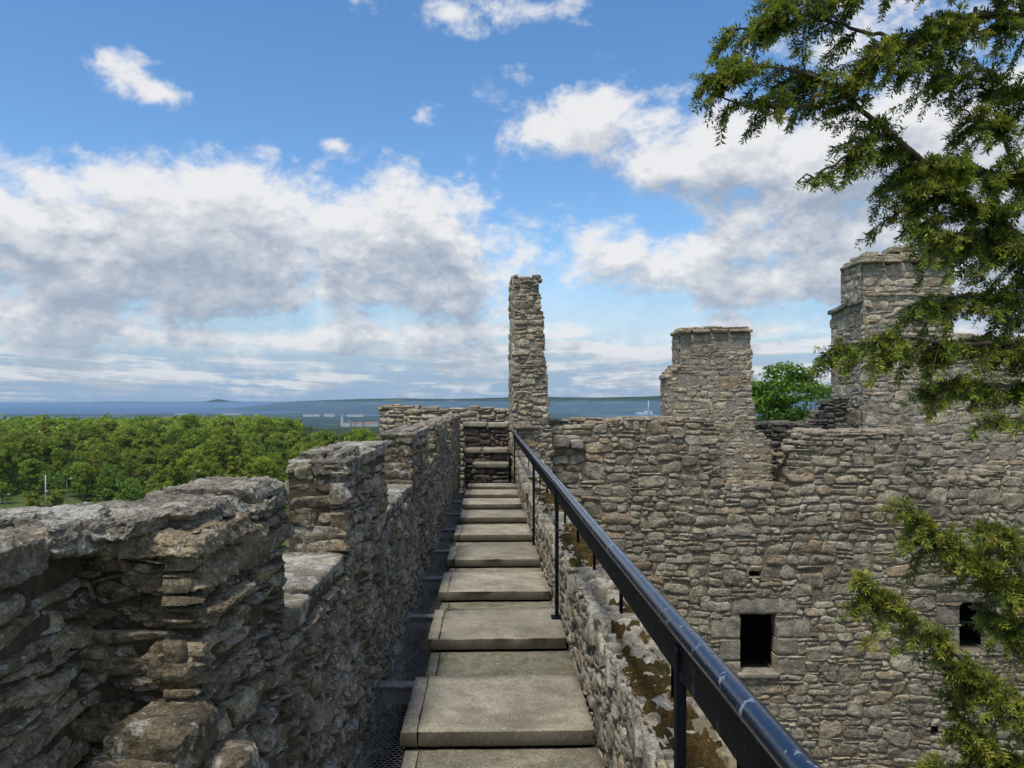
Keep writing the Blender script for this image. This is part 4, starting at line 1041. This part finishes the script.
for k in range(5):
    f = (k + 0.5) / 5
    block(e, (tx(862.5) + 0.09, SH - 0.1 + (SB - SH + 0.1) * f, tz(301) - 0.06 * f), (0.14, 0.13, 0.06), None, 8, 6, 0.012, 9, 0.1, rs)
e.build('shoulder', M['gable'], tw); e = MB()
cap_row(e, np.array([tx(864), YT - 0.05, tz(295.5)]), X_, Y_, tx(950) - tx(864), 0.2, 0.05, 0.4, 0.8, rs, over=0.02, n=7, rough=0.008, hvar=0.1, jit=0.05)
e.build('string_course', M['gable'], tw)
e = MB()
cap_row(e, np.array([tx(858), YT - 0.14, tz(263)]), X_, Y_, tx(955) - tx(859.5), SH - YT + 0.14, 0.075, 0.35, 0.7, rs, over=0.02, n=8, rough=0.01, hvar=0.1, jit=0.05)
cap_row(e, np.array([tx(862), YT - 0.02, tz(260)]), X_, Y_, tx(952) - tx(862), SH - YT, 0.12, 0.25, 0.55, rs, over=0.0, n=8, rough=0.02, hvar=0.3, split=0.6)
cap_row(e, np.array([tx(868), YT + 0.08, tz(256)]), X_, Y_, tx(948) - tx(868), SH - YT - 0.2, 0.10, 0.25, 0.6, rs, over=0.0, n=8, rough=0.02, hvar=0.4, split=0.6)
cap_row(e, np.array([tx(893), YT + 0.1, tz(251)]), X_, Y_, 0.75, 0.6, 0.17, 0.25, 0.4, rs, over=0.0, n=8, rough=0.02, hvar=0.3)
e.build('cornice', M['gable'], tw)
e = MB(); cap_row(e, np.array([tx(952), YT - 0.02, tz(341)]), X_, Y_, tx(1115) - tx(952), 1.0, 0.12, 0.25, 0.6, rs, over=0.03, n=7, rough=0.02, hvar=0.4); e.build('wall_head', M['gable'], tw)

# ================================================================== broadleaf trees
def leaf_cloud(mb, centers, radii, nper, size, rng, flat=0.75, tint_lo=0.0, tint_hi=1.0):
    k = len(centers); n = k * nper
    c = np.repeat(centers, nper, 0); r = np.repeat(radii, nper)
    d = rng.normal(size=(n, 3)); d /= np.linalg.norm(d, axis=1, keepdims=True)
    rad = rng.uniform(0.35, 1.0, n) ** 0.6
    p = c + d * (rad * r)[:, None] * np.array([1, 1, flat])
    nrm = d + rng.normal(0, 0.5, (n, 3)) + np.array([0, 0, 0.9]); nrm /= np.linalg.norm(nrm, axis=1, keepdims=True)
    a = np.cross(nrm, rng.normal(size=(n, 3))); a /= np.linalg.norm(a, axis=1, keepdims=True); b = np.cross(nrm, a)
    sz = size * rng.uniform(0.6, 1.4, n)
    a = a * sz[:, None]; b = b * (sz * rng.uniform(0.5, 0.8, n))[:, None]
    V = np.stack([p - a, p + b * 0.9 - a * 0.1, p + a, p - b * 0.9 + a * 0.1], 1)
    t_ = np.zeros((n, 4, 4)); t_[..., 3] = 1; t_[..., 2] = 1
    ct = np.repeat(rng.uniform(0.0, 1.0, k), nper)
    t_[..., 0] = np.clip(tint_lo + (tint_hi - tint_lo) * (0.55 * ct + 0.45 * rng.uniform(0, 1, n)), 0, 1)[:, None]; t_[..., 1] = (0.6 * np.repeat(rng.uniform(0, 1, k), nper) + 0.4 * rng.uniform(0, 1, n))[:, None]
    mb.add(V.reshape(-1, 3), np.arange(n * 4).reshape(-1, 4), t_)
def crown_points(h, w, base, n, rng, shape):
    """clump centres spread through a lobed crown"""
    out = []; rad = []
    lobes = rng.integers(5, 9)
    L = []
    for i in range(lobes):
        a = rng.uniform(0, 2 * math.pi); q = rng.uniform(0.1, 0.62)
        zz = base + (h - base) * (rng.uniform(0.25, 0.85))
        L.append((math.cos(a) * w * q, math.sin(a) * w * q, zz, w * rng.uniform(0.34, 0.52)))
    L.append((0, 0, h - w * 0.45, w * 0.45)); L.append((0, 0, base + (h - base) * 0.4, w * 0.6))
    for i in range(n):
        l = L[rng.integers(len(L))]; d = rng.normal(size=3); d /= np.linalg.norm(d)
        if d[2] < -0.3 and rng.uniform() < 0.5: d[2] *= -1
        q = l[3] * rng.uniform(0.65, 1.0)
        out.append((l[0] + d[0] * q, l[1] + d[1] * q, l[2] + d[2] * q * shape)); rad.append(w * rng.uniform(0.13, 0.24))
    return np.array(out), np.array(rad)
def tree_proto(name, label, group, h, w, base, ncl, nper, leaf, seed, mat, shape=1.0, flat=0.75):
    rng = np.random.default_rng(seed)
    t = empty(name, (0, 0, 0), label, 'tree', group); t['local'] = 1
    pts, rad = crown_points(h, w, base, ncl, rng, shape)
    tm = MB(); trunk = [(0, 0, -0.4), (0.05, 0, h * 0.2), (rng.uniform(-.2, .2), rng.uniform(-.2, .2), h * 0.5), (rng.uniform(-.3, .3), rng.uniform(-.3, .3), h * 0.85)]
    tm.tube(trunk, np.array([0.030, 0.022, 0.014, 0.004]) * h, 7)
    for k in range(9):
        e_ = pts[rng.integers(len(pts))]; z0 = rng.uniform(0.25, 0.6) * h; s_ = np.array([0.05, 0, z0])
        tm.tube([s_, s_ * 0.5 + e_ * 0.5 + np.array([0, 0, 0.2]), e_], np.array([0.012, 0.007, 0.002]) * h, 5)
    o1 = tm.build('trunk', M['bark'], t)
    cm = MB(); leaf_cloud(cm, pts, rad, nper, leaf, rng, flat)
    o2 = cm.build('crown', mat, t)
    return t
def copy_tree(o):
    c = o.copy(); COL.objects.link(c)
    for chd in o.children:
        d = chd.copy(); COL.objects.link(d); d.parent = c
    return c
# sycamore behind the courtyard
sy = tree_proto('sycamore_tree', 'bright green sycamore rising between the small chimney and the big tower', None, 12.0, 4.3, 4.0, 230, 90, 0.10, 801, M['leaf2'], 0.62, 0.38)
sy.location = ((783 - 512) / F * 44, 44, -9.2)
sh = tree_proto('young_tree', 'small green treetop just left of the small chimney stack', None, 7.0, 2.2, 3.0, 60, 60, 0.12, 802, M['leaf2'], 0.8)
sh.location = ((660 - 512) / F * 60, 60, -8.1)
# the wood
kinds = [('broadleaf_tree', 'rounded mid green broadleaf tree in the wood beyond the parapet', 8.6, 3.9, 0.8, 1.05), ('broadleaf_tree', 'rounded mid green broadleaf tree in the wood beyond the parapet', 9.6, 4.3, 0.9, 1.05),
         ('birch_tree', 'narrow yellowish green tree in the wood beyond the parapet', 9.4, 2.9, 0.8, 1.5), ('birch_tree', 'narrow yellowish green tree in the wood beyond the parapet', 8.2, 2.7, 0.7, 1.45),
         ('ash_tree', 'broad dark green tree in the wood beyond the parapet', 8.8, 4.4, 1.0, 0.95), ('broadleaf_tree', 'rounded mid green broadleaf tree in the wood beyond the parapet', 7.6, 3.5, 0.5, 1.05)]
M['leaf_birch'] = leaf_mat('birch foliage', (0.12, 0.165, 0.014), (0.32, 0.37, 0.03), (0.38, 0.38, 0.045))
M['leaf_ash'] = leaf_mat('ash foliage', (0.06, 0.11, 0.012), (0.17, 0.27, 0.024), (0.23, 0.30, 0.035))
lm = [M['leaf'], M['leaf'], M['leaf_birch'], M['leaf_birch'], M['leaf_ash'], M['leaf']]
groups = {'broadleaf_tree': 'rounded broadleaf trees of the wood', 'birch_tree': 'narrow pale trees of the wood', 'ash_tree': 'broad dark trees of the wood'}
protos = [tree_proto(k[0], k[1], groups[k[0]], k[2], k[3], k[4], 105, 75, 0.165, 810 + i, lm[i], k[5]) for i, k in enumerate(kinds)]
rg = np.random.default_rng(88)
far_edge_px = [-120, 200, 250, 285, 310, 330, 380, 420]; far_edge_Y = [420, 420, 340, 250, 195, 172, 155, 140]
def front_edge(px): return np.interp(px, [-120, 0, 60, 75, 120, 200, 420], [97, 101, 104, 98, 94, 92, 92])
spots = []
Y = 86.0
while Y < 172:
    sp = 4.3 + (Y - 90) * 0.024
    x = (-70 - 512) / F * Y
    while x < (425 - 512) / F * Y:
        xx, yy = x + rg.uniform(-1.7, 1.7), Y + rg.uniform(-1.9, 1.9); px = 512 + xx / yy * F
        if front_edge(px) < yy < np.interp(px, far_edge_px, far_edge_Y): spots.append((xx, yy))
        x += sp
    Y += sp * 0.9
used = [False] * 6
spots = spots[:290]
for (xx, yy) in spots:
    k = rg.choice(6, p=[.22, .2, .17, .16, .1, .15])
    o = protos[k] if not used[k] else copy_tree(protos[k])
    used[k] = True
    sc_ = rg.choice([rg.uniform(0.6, 0.85), rg.uniform(0.8, 1.0)]) * (0.92 if yy < 106 else 1.0); o.location = (xx, yy, float(terr(np.array([xx]), np.array([yy]))[0])); o.rotation_euler = (0, 0, rg.uniform(0, 6.28)); sc_ *= np.interp(yy, [92, 125, 165], [0.70, 0.86, 1.0]); o.scale = (sc_, sc_, sc_ * rg.uniform(0.92, 1.1))
# farther part of the wood: one canopy mass
fm = MB(); cs = []; rs_ = []
Y = 168.0
while Y < 430:
    sp = 6.3; x = (-140 - 512) / F * Y
    while x < (300 - 512) / F * Y:
        xx, yy = x + rg.uniform(-2.5, 2.5), Y + rg.uniform(-2.5, 2.5); px = 512 + xx / yy * F
        if yy < np.interp(px, far_edge_px, far_edge_Y):
            h = rg.uniform(6.0, 8.6); z0 = float(terr(np.array([xx]), np.array([yy]))[0])
            pts, rad = crown_points(h, rg.uniform(3.2, 4.6), 2.0, 16, rg, 0.95)
            cs.append(pts + np.array([xx, yy, z0])); rs_.append(rad * 1.5)
        x += sp
    Y += sp
leaf_cloud(fm, np.concatenate(cs), np.concatenate(rs_), 30, 0.36, rg)
fm2 = MB(); cs = []; rs_ = []
for k in range(900):                      # saplings and brambles between the trunks
    px = rg.uniform(-110, 420); Y = front_edge(px) + rg.uniform(-0.5, 60) ** 1.0; x = (px - 512) / F * Y
    if Y > np.interp(px, far_edge_px, far_edge_Y): continue
    z0 = float(terr(np.array([x]), np.array([Y]))[0])
    for q in range(4): cs.append((x + rg.uniform(-1, 1), Y + rg.uniform(-1, 1), z0 + rg.uniform(0.2, 2.4))); rs_.append(rg.uniform(0.6, 1.2))
leaf_cloud(fm2, np.array(cs), np.array(rs_), 34, 0.17, rg)
tag(fm2.build('undergrowth', M['leaf_ash']), 'leafy undergrowth beneath the trees of the wood', 'undergrowth', kind='stuff')
tag(fm.build('woodland', M['leaf']), 'far tree canopy of the wood below the horizon', 'wood', kind='stuff')
# shrubs at the wood's edge
for (px, py, Y, wd, h, lab) in [(33, 508, 92, 1.55, 1.9, 'round green shrub at the wood edge left of the pale pole'), (57, 506, 93, 1.5, 2.2, 'round green shrub at the wood edge right of the pale pole'), (2, 500, 95, 1.3, 3.2, 'pale green shrub at the left edge beneath dark trees')]:
    rgs = np.random.default_rng(int(px) + 900)
    o = empty('shrub', ((px - 512) / F * Y, Y, -12.3), lab, 'shrub', 'shrubs at the edge of the wood'); o['local'] = 1
    pts, rad = crown_points(h, wd, 0.2, 30, rgs, 0.8); cm = MB(); leaf_cloud(cm, pts, rad * 1.2, 45, 0.13, rgs); cm.build('foliage', M['leaf_birch'], o)
    tm = MB()
    for k in range(4): tm.tube([(0, 0, -0.2), (rgs.uniform(-.2, .2), rgs.uniform(-.2, .2), h * .3), tuple(pts[k])], [0.05, 0.035, 0.01], 5)
    tm.build('stem', M['bark'], o)

# ================================================================== poles and street lamps by the wood
pm = MB(); pm.tube([(0, 0, -0.2), (0, 0, 3.9)], [0.075, 0.06], 8)
po = empty('pole', ((45.5 - 512) / F * 91, 91, -12.1), 'pale grey bare pole in front of the dark trees at left', 'pole'); po['local'] = 1
pm.build('shaft', M['pole'], po); pm = MB(); pm.box((-0.02, -0.12, 2.0), (0.28, 0.0, 2.2)); pm.build('box', M['pole'], po, smooth=False)
def lamp(px, Y, h, label):
    o = empty('street_lamp', ((px - 512) / F * Y, Y, -12.2), label, 'street lamp', 'street lamps before the wood'); o['local'] = 1
    a = MB(); a.tube([(0, 0, -0.2), (0, 0, h * 0.7), (0, 0, h - 0.15), (0.08, 0, h - 0.03), (0.3, 0, h)], [0.045, 0.035, 0.028, 0.024, 0.02], 8); a.build('post', M['steel'], o)
    b = MB(); block(b, (0.40, 0, h), (0.17, 0.08, 0.045), None, 6, 4, 0, 1, 0); b.build('lamp_head', M['pole'], o)
lamp(67, 90, 3.7, 'small street lamp just right of the pale pole'); lamp(195, 86, 4.9, 'street lamp before the wood above the near parapet top'); lamp(5, 90, 1.9, 'short lamp post at the left edge of the grass')

# ================================================================== far buildings
def far_base(px, Y): x = (px - 512) / F * Y; return x, Y, float(terr(np.array([x]), np.array([float(Y)]))[0])
def shed(px, Y, w_, h, d, label, rm='roof'):
    x, y, z = far_base(px, Y); o = empty('warehouse', (x, y, z), label, 'warehouse', 'pale warehouses on the plain'); o['local'] = 1
    a = MB(); a.box((-w_ / 2, 0, -3), (w_ / 2, d, h)); a.build('wall', M['white'], o, smooth=False)
    b = MB(); b.add([(-w_ / 2 - 1, -1, h), (w_ / 2 + 1, -1, h), (w_ / 2 + 1, d + 1, h), (-w_ / 2 - 1, d + 1, h), (-w_ / 2 - 1, d / 2, h * 1.3), (w_ / 2 + 1, d / 2, h * 1.3)], [[0, 1, 5, 4], [2, 3, 4, 5]], tris=[[0, 4, 3], [1, 2, 5]])
    b.build('roof', M[rm], o, smooth=False)
for (px, Y, w_, h, lab) in [(181, 3900, 60, 8, 'pale warehouse on the plain above the wood, farthest left of the row'), (232, 3900, 90, 8, 'long pale warehouse on the plain above the middle of the wood'), (311, 3500, 72, 10, 'white warehouse on the plain, left of three'),
                            (329, 3500, 46, 11, 'white warehouse on the plain, middle one of three'), (355, 3450, 70, 10, 'white warehouse on the plain, nearest the end wall')]:
    shed(px, Y, w_, h, 40, lab)
def house(px, Y, w_, h, label, roof='roofr'):
    x, y, z = far_base(px, Y); o = empty('house', (x, y, z), label, 'house', 'far houses on the plain'); o['local'] = 1
    a = MB(); a.box((-w_ / 2, 0, -2), (w_ / 2, 8, h)); a.build('wall', M['wallc'], o, smooth=False)
    b = MB(); b.add([(-w_ / 2 - .4, -.4, h), (w_ / 2 + .4, -.4, h), (w_ / 2 + .4, 8.4, h), (-w_ / 2 - .4, 8.4, h), (-w_ / 2 - .4, 4, h * 1.6), (w_ / 2 + .4, 4, h * 1.6)], [[0, 1, 5, 4], [2, 3, 4, 5]], tris=[[0, 4, 3], [1, 2, 5]])
    b.build('roof', M[roof], o, smooth=False)
for (px, Y, w_, h, lab) in [(352, 1500, 9, 5, 'pale far house just right of the church'), (359, 1480, 12, 5, 'cream far house second right of the church'), (367, 1450, 10, 5, 'cream far house third right of the church'), (374, 1430, 14, 5, 'wide pale far house nearest the end wall'),
                            (14, 2600, 26, 8, 'far pale house block above the wood at the left edge'), (27, 2650, 22, 8, 'far pale house block in the middle of the left group'), (40, 2700, 26, 8, 'far pale house block at the right of the left group')]:
    house(px, Y, w_, h, lab)
x, y, z = far_base(343, 1420)
o = empty('church', (x, y, z), 'far church with pale thin spire beyond the wood', 'church'); o['local'] = 1
a = MB(); a.box((0, 0, -2), (12, 18, 7)); a.build('nave', M['wallc'], o, smooth=False)
a = MB(); a.box((-4, 0, -2), (-0.01, 5, 12)); a.build('tower', M['wallc'], o, smooth=False)
a = MB(); a.tube([(-2, 2.5, 12), (-2, 2.5, 24)], [2.4, 0.1], 8); a.build('spire', M['wallc'], o, smooth=False)
a = MB(); a.add([(-.3, -.3, 7), (12.3, -.3, 7), (12.3, 18.3, 7), (-.3, 18.3, 7), (6, -.3, 11), (6, 18.3, 11)], [[0, 4, 5, 3], [1, 2, 5, 4]], tris=[[0, 1, 4], [3, 5, 2]]); a.build('roof', M['roof'], o, smooth=False)
x, y, z = far_base(648.5, 4300)
o = empty('factory', (x, y, z), 'far white factory with tall thin chimney left of the small chimney stack', 'factory'); o['local'] = 1
a = MB(); a.tube([(0, 0, -3), (0, 0, 75)], [3.4, 2.6], 12); a.build('smokestack', M['white'], o)
a = MB(); a.box((-60, 5, -3), (25, 60, 13)); a.box((-15, 8, 13), (20, 50, 22)); a.build('building', M['white'], o, smooth=False)

# ================================================================== yew tree, rooted in the courtyard at the right
rng = np.random.default_rng(61)
yt = empty('yew_tree', (0, 0, 0), 'large dark green yew tree with overhanging branches at the right edge', 'tree')
TRX, TRY = 5.9, 6.4
tm = MB(); tm.tube([(TRX + .2, TRY, -9.7), (TRX, TRY, -6), (TRX + .1, TRY + .1, -2), (TRX - .05, TRY, 1.5), (TRX, TRY, 5)], [0.5, 0.4, 0.32, 0.25, 0.12], 12); tm.build('trunk', M['bark'], yt)
def sprig(rs, L, nn, nl, tip):
    """twig along +X with flat ranks of needles"""
    V = []; Tn = []
    xs = np.linspace(0.1, 1.0, nn) * L
    for i, x in enumerate(xs):
        for sd in (-1, 1):
            a = math.radians(rs.uniform(25, 62)) * sd; el_ = rs.normal(0.12, 0.55)
            ln = nl * rs.uniform(0.75, 1.15) * (0.75 if i == nn - 1 else 1)
            d = np.array([math.cos(a) * math.cos(el_), math.sin(a) * math.cos(el_), math.sin(el_)])
            p0 = np.array([x, 0, -0.12 * x * x / L]); sdv = np.cross(d, [0, 0, 1]); sdv /= np.linalg.norm(sdv); sdv = sdv * ln * 0.125 + np.array([0, 0, rs.normal(0, 0.25) * ln * 0.1])
            V += [p0, p0 + d * ln * 0.5 + sdv, p0 + d * ln, p0 + d * ln * 0.5 - sdv]
            tt = np.clip((i / nn) ** 1.5 * tip + rs.uniform(0, 0.35), 0, 1); Tn += [tt] * 4
    return np.array(V), np.array(Tn)
rs = np.random.default_rng(5)
SPR = [sprig(rs, rs.uniform(0.08, 0.14), 13, 0.043, 1.0) for _ in range(8)]
def rot_from(d, up):
    x = d / np.linalg.norm(d); y = np.cross(up, x); y /= np.linalg.norm(y) + 1e-9; z = np.cross(x, y); return np.stack([x, y, z])
def bez(pts, n):
    pts = np.asarray(pts, float); s = np.concatenate([[0], np.cumsum(np.linalg.norm(np.diff(pts, axis=0), axis=1))]); q = np.linspace(0, s[-1], n)
    o = np.stack([np.interp(q, s, pts[:, k]) for k in range(3)], 1)
    for _ in range(4):
        o[1:-1] = 0.25 * o[:-2] + 0.5 * o[1:-1] + 0.25 * o[2:]
    return o, s[-1]
def limb(spec, r0, dens, spread, mat, seed, start=0.25, droop=0.5, lenr=(0.22, 0.5), yel=0.0):
    rs = np.random.default_rng(seed)
    pts = [P(*s) for s in spec]
    cur, L = bez(pts, 40)
    cur = cur + 0.03 * np.stack([vnoise(np.stack([np.arange(40) * .4, 0 * np.arange(40) + q, 0 * np.arange(40) + seed], -1), 7) for q in range(3)], -1)
    wood = MB(); wood.tube(cur, np.linspace(r0, 0.005, 40), 7)
    fol = MB()
    nsec = int(L * dens * 0.86)
    for k in range(nsec):
        f = start + (1 - start) * rs.uniform() ** 0.85
        i = min(int(f * 39), 38); p0 = cur[i]; tg = cur[i + 1] - cur[max(i - 1, 0)]; tg /= np.linalg.norm(tg)
        sidev = np.cross(tg, UP) * rs.choice([-1, 1]); sidev /= np.linalg.norm(sidev) + 1e-9
        d = tg * rs.uniform(0.3, 1.0) + sidev * rs.uniform(0.2, 1.0) * spread + UP * rs.normal(0.0, 0.35); d /= np.linalg.norm(d)
        ln = rs.uniform(*lenr) * (1.05 - 0.45 * f)
        m = 7; tt = np.linspace(0, 1, m)
        sec = p0 + d * (tt * ln)[:, None] - UP * (droop * ln * tt ** 2 * rs.uniform(0.3, 1.3))[:, None]
        wood.tube(sec, np.linspace(0.006, 0.002, m), 4, cap=False)
        nt = int(ln / 0.020)
        for q in range(nt):
            g_ = (q + rs.uniform()) / nt; j = min(int(g_ * (m - 1)), m - 2)
            pp = sec[j] + (sec[j + 1] - sec[j]) * (g_ * (m - 1) - j); st = sec[j + 1] - sec[j]; st /= np.linalg.norm(st)
            sv = np.cross(st, UP); sv /= np.linalg.norm(sv) + 1e-9
            td = st * rs.uniform(0.4, 1.0) + sv * rs.uniform(-1, 1) + UP * rs.normal(-0.25, 0.35)
            V, Tn = SPR[rs.integers(8)]
            Rm = rot_from(td, UP + rs.normal(0, 0.3, 3)); sc_ = rs.uniform(0.75, 1.2)
            v = (V * sc_) @ Rm + pp
            tn = np.zeros((len(v), 4)); tn[:, 0] = np.clip(Tn + rs.uniform(-0.2, 0.2), 0, 1); tn[:, 1] = np.clip(rs.uniform(0, 0.80 + yel) + 0.12 * Tn, 0, 1); tn[:, 2:] = 1
            fol.add(v, np.arange(len(v)).reshape(-1, 4), tn)
            if rs.uniform() < 0.4: wood.tube([pp, pp + td / np.linalg.norm(td) * 0.08 * sc_], 0.0016, 3, cap=False)
    o = wood.build('branch', M['bark'], yt)
    fol.build('foliage', mat, o, smooth=False)
tr = lambda py, Y=6.4: (512 + TRX / TRY * F, py, 6.4)
Yw, Yl = M['yew'], M['yewlow']
limb([tr(330), (1060, 265, 6.1), (960, 195, 5.8), (890, 130, 5.5), (840, 92, 5.4), (780, 62, 5.3), (718, 66, 5.2)], 0.06, 27, 0.9, Yw, 1, start=0.34)
limb([tr(60), (1090, 20, 6.0), (980, 10, 5.7), (900, 40, 5.5), (850, 70, 5.3)], 0.045, 24, 0.9, Yw, 2, start=0.2)
limb([tr(-60), (1080, -60, 6.0), (960, -40, 5.6), (860, -15, 5.4), (760, 8, 5.3)], 0.045, 24, 0.9, Yw, 3, start=0.3)
limb([tr(120), (1090, 110, 6.2), (1010, 95, 6.0), (930, 70, 5.9)], 0.04, 26, 0.9, Yw, 4, start=0.15)
limb([tr(260), (1100, 210, 6.1), (1010, 175, 5.9), (960, 165, 5.7), (915, 190, 5.6)], 0.045, 27, 0.9, Yw, 5, start=0.2)
limb([tr(300), (1100, 280, 6.1), (1010, 245, 5.9), (960, 235, 5.7), (905, 225, 5.6)], 0.045, 30, 0.8, Yw, 6, start=0.15)
limb([tr(360), (1100, 330, 6.1), (1010, 300, 5.9), (950, 295, 5.7), (920, 300, 5.6)], 0.045, 28, 0.8, Yw, 7, start=0.15)
limb([tr(420), (1100, 370, 6.0), (1010, 345, 5.8), (940, 342, 5.6), (880, 338, 5.5), (828, 344, 5.4)], 0.04, 25, 0.55, Yw, 8, start=0.30, droop=0.7, lenr=(0.16, 0.36))
limb([tr(440), (1100, 410, 6.0), (1020, 385, 5.9), (960, 385, 5.7), (935, 405, 5.6)], 0.035, 24, 0.6, Yw, 9, start=0.2, lenr=(0.15, 0.36))
limb([tr(440), (1100, 420, 5.8), (1030, 415, 5.6), (985, 425, 5.5)], 0.03, 14, 0.5, Yw, 10, start=0.3, lenr=(0.12, 0.25))
limb([(890, 130, 5.5), (860, 150, 5.4), (825, 170, 5.35), (798, 182, 5.3)], 0.015, 18, 0.6, Yw, 11, start=0.1, lenr=(0.12, 0.28))
limb([(840, 92, 5.4), (790, 110, 5.35), (745, 105, 5.3), (715, 92, 5.3)], 0.015, 20, 0.7, Yw, 12, start=0.1, lenr=(0.14, 0.3))
limb([(960, 195, 5.8), (920, 205, 5.6), (885, 215, 5.5)], 0.015, 18, 0.6, Yw, 13, start=0.1, lenr=(0.12, 0.3))
limb([(900, 40, 5.5), (850, 25, 5.4), (790, 22, 5.35), (735, 30, 5.3)], 0.015, 22, 0.7, Yw, 21, start=0.05, lenr=(0.16, 0.34))
limb([(980, 10, 5.7), (930, 60, 5.6), (880, 75, 5.5)], 0.015, 20, 0.8, Yw, 22, start=0.05, lenr=(0.16, 0.34))
limb([(1060, 265, 6.1), (1000, 130, 5.9), (960, 110, 5.7)], 0.02, 20, 0.9, Yw, 23, start=0.1, lenr=(0.2, 0.4))
limb([tr(690), (1100, 640, 6.0), (1020, 590, 5.8), (960, 545, 5.6), (900, 508, 5.5)], 0.045, 36, 0.55, Yl, 14, start=0.3, lenr=(0.16, 0.42), yel=0.10)
limb([tr(800), (1090, 745, 5.8), (1010, 700, 5.6), (940, 640, 5.5), (865, 578, 5.4)], 0.045, 32, 0.45, Yl, 15, start=0.28, lenr=(0.16, 0.42), yel=0.10)
limb([tr(880), (1090, 800, 5.8), (1010, 760, 5.6), (965, 735, 5.5), (950, 700, 5.5)], 0.045, 36, 0.6, Yl, 16, start=0.2, lenr=(0.16, 0.42), yel=0.10)
limb([tr(760), (1100, 690, 6.0), (1040, 640, 5.9), (990, 610, 5.7)], 0.04, 36, 0.6, Yl, 17, start=0.2, lenr=(0.16, 0.42), yel=0.10)
limb([tr(900), (1080, 840, 5.6), (1000, 790, 5.5), (940, 770, 5.4)], 0.04, 34, 0.6, Yl, 18, start=0.2, lenr=(0.16, 0.42), yel=0.10)

limb([tr(950), (1090, 880, 5.6), (1010, 820, 5.4), (965, 785, 5.3)], 0.035, 30, 0.6, Yl, 24, start=0.2, lenr=(0.16, 0.4), yel=0.1)
limb([tr(700), (1110, 620, 6.1), (1045, 560, 5.9), (990, 525, 5.75)], 0.035, 28, 0.6, Yl, 25, start=0.2, lenr=(0.16, 0.38), yel=0.1)

# ================================================================== haze
if HAZE_DENSITY > 0:
    hz = MB(); hz.box((-50000, -50000, -96), (50000, 50000, 9.0))
    hm = bpy.data.materials.new('haze'); hm.use_nodes = True; t = NT(hm.node_tree); t.n.clear()
    pv = t.new('ShaderNodeVolumePrincipled'); pv.inputs['Color'].default_value = (0.44, 0.67, 0.96, 1); pv.inputs['Density'].default_value = HAZE_DENSITY; pv.inputs['Anisotropy'].default_value = 0.1
    out = t.new('ShaderNodeOutputMaterial'); t.put(out.inputs['Volume'], pv.outputs[0])
    tag(hz.build('haze', hm, None, smooth=False), 'blue air haze over the far plain', 'haze', kind='stuff')
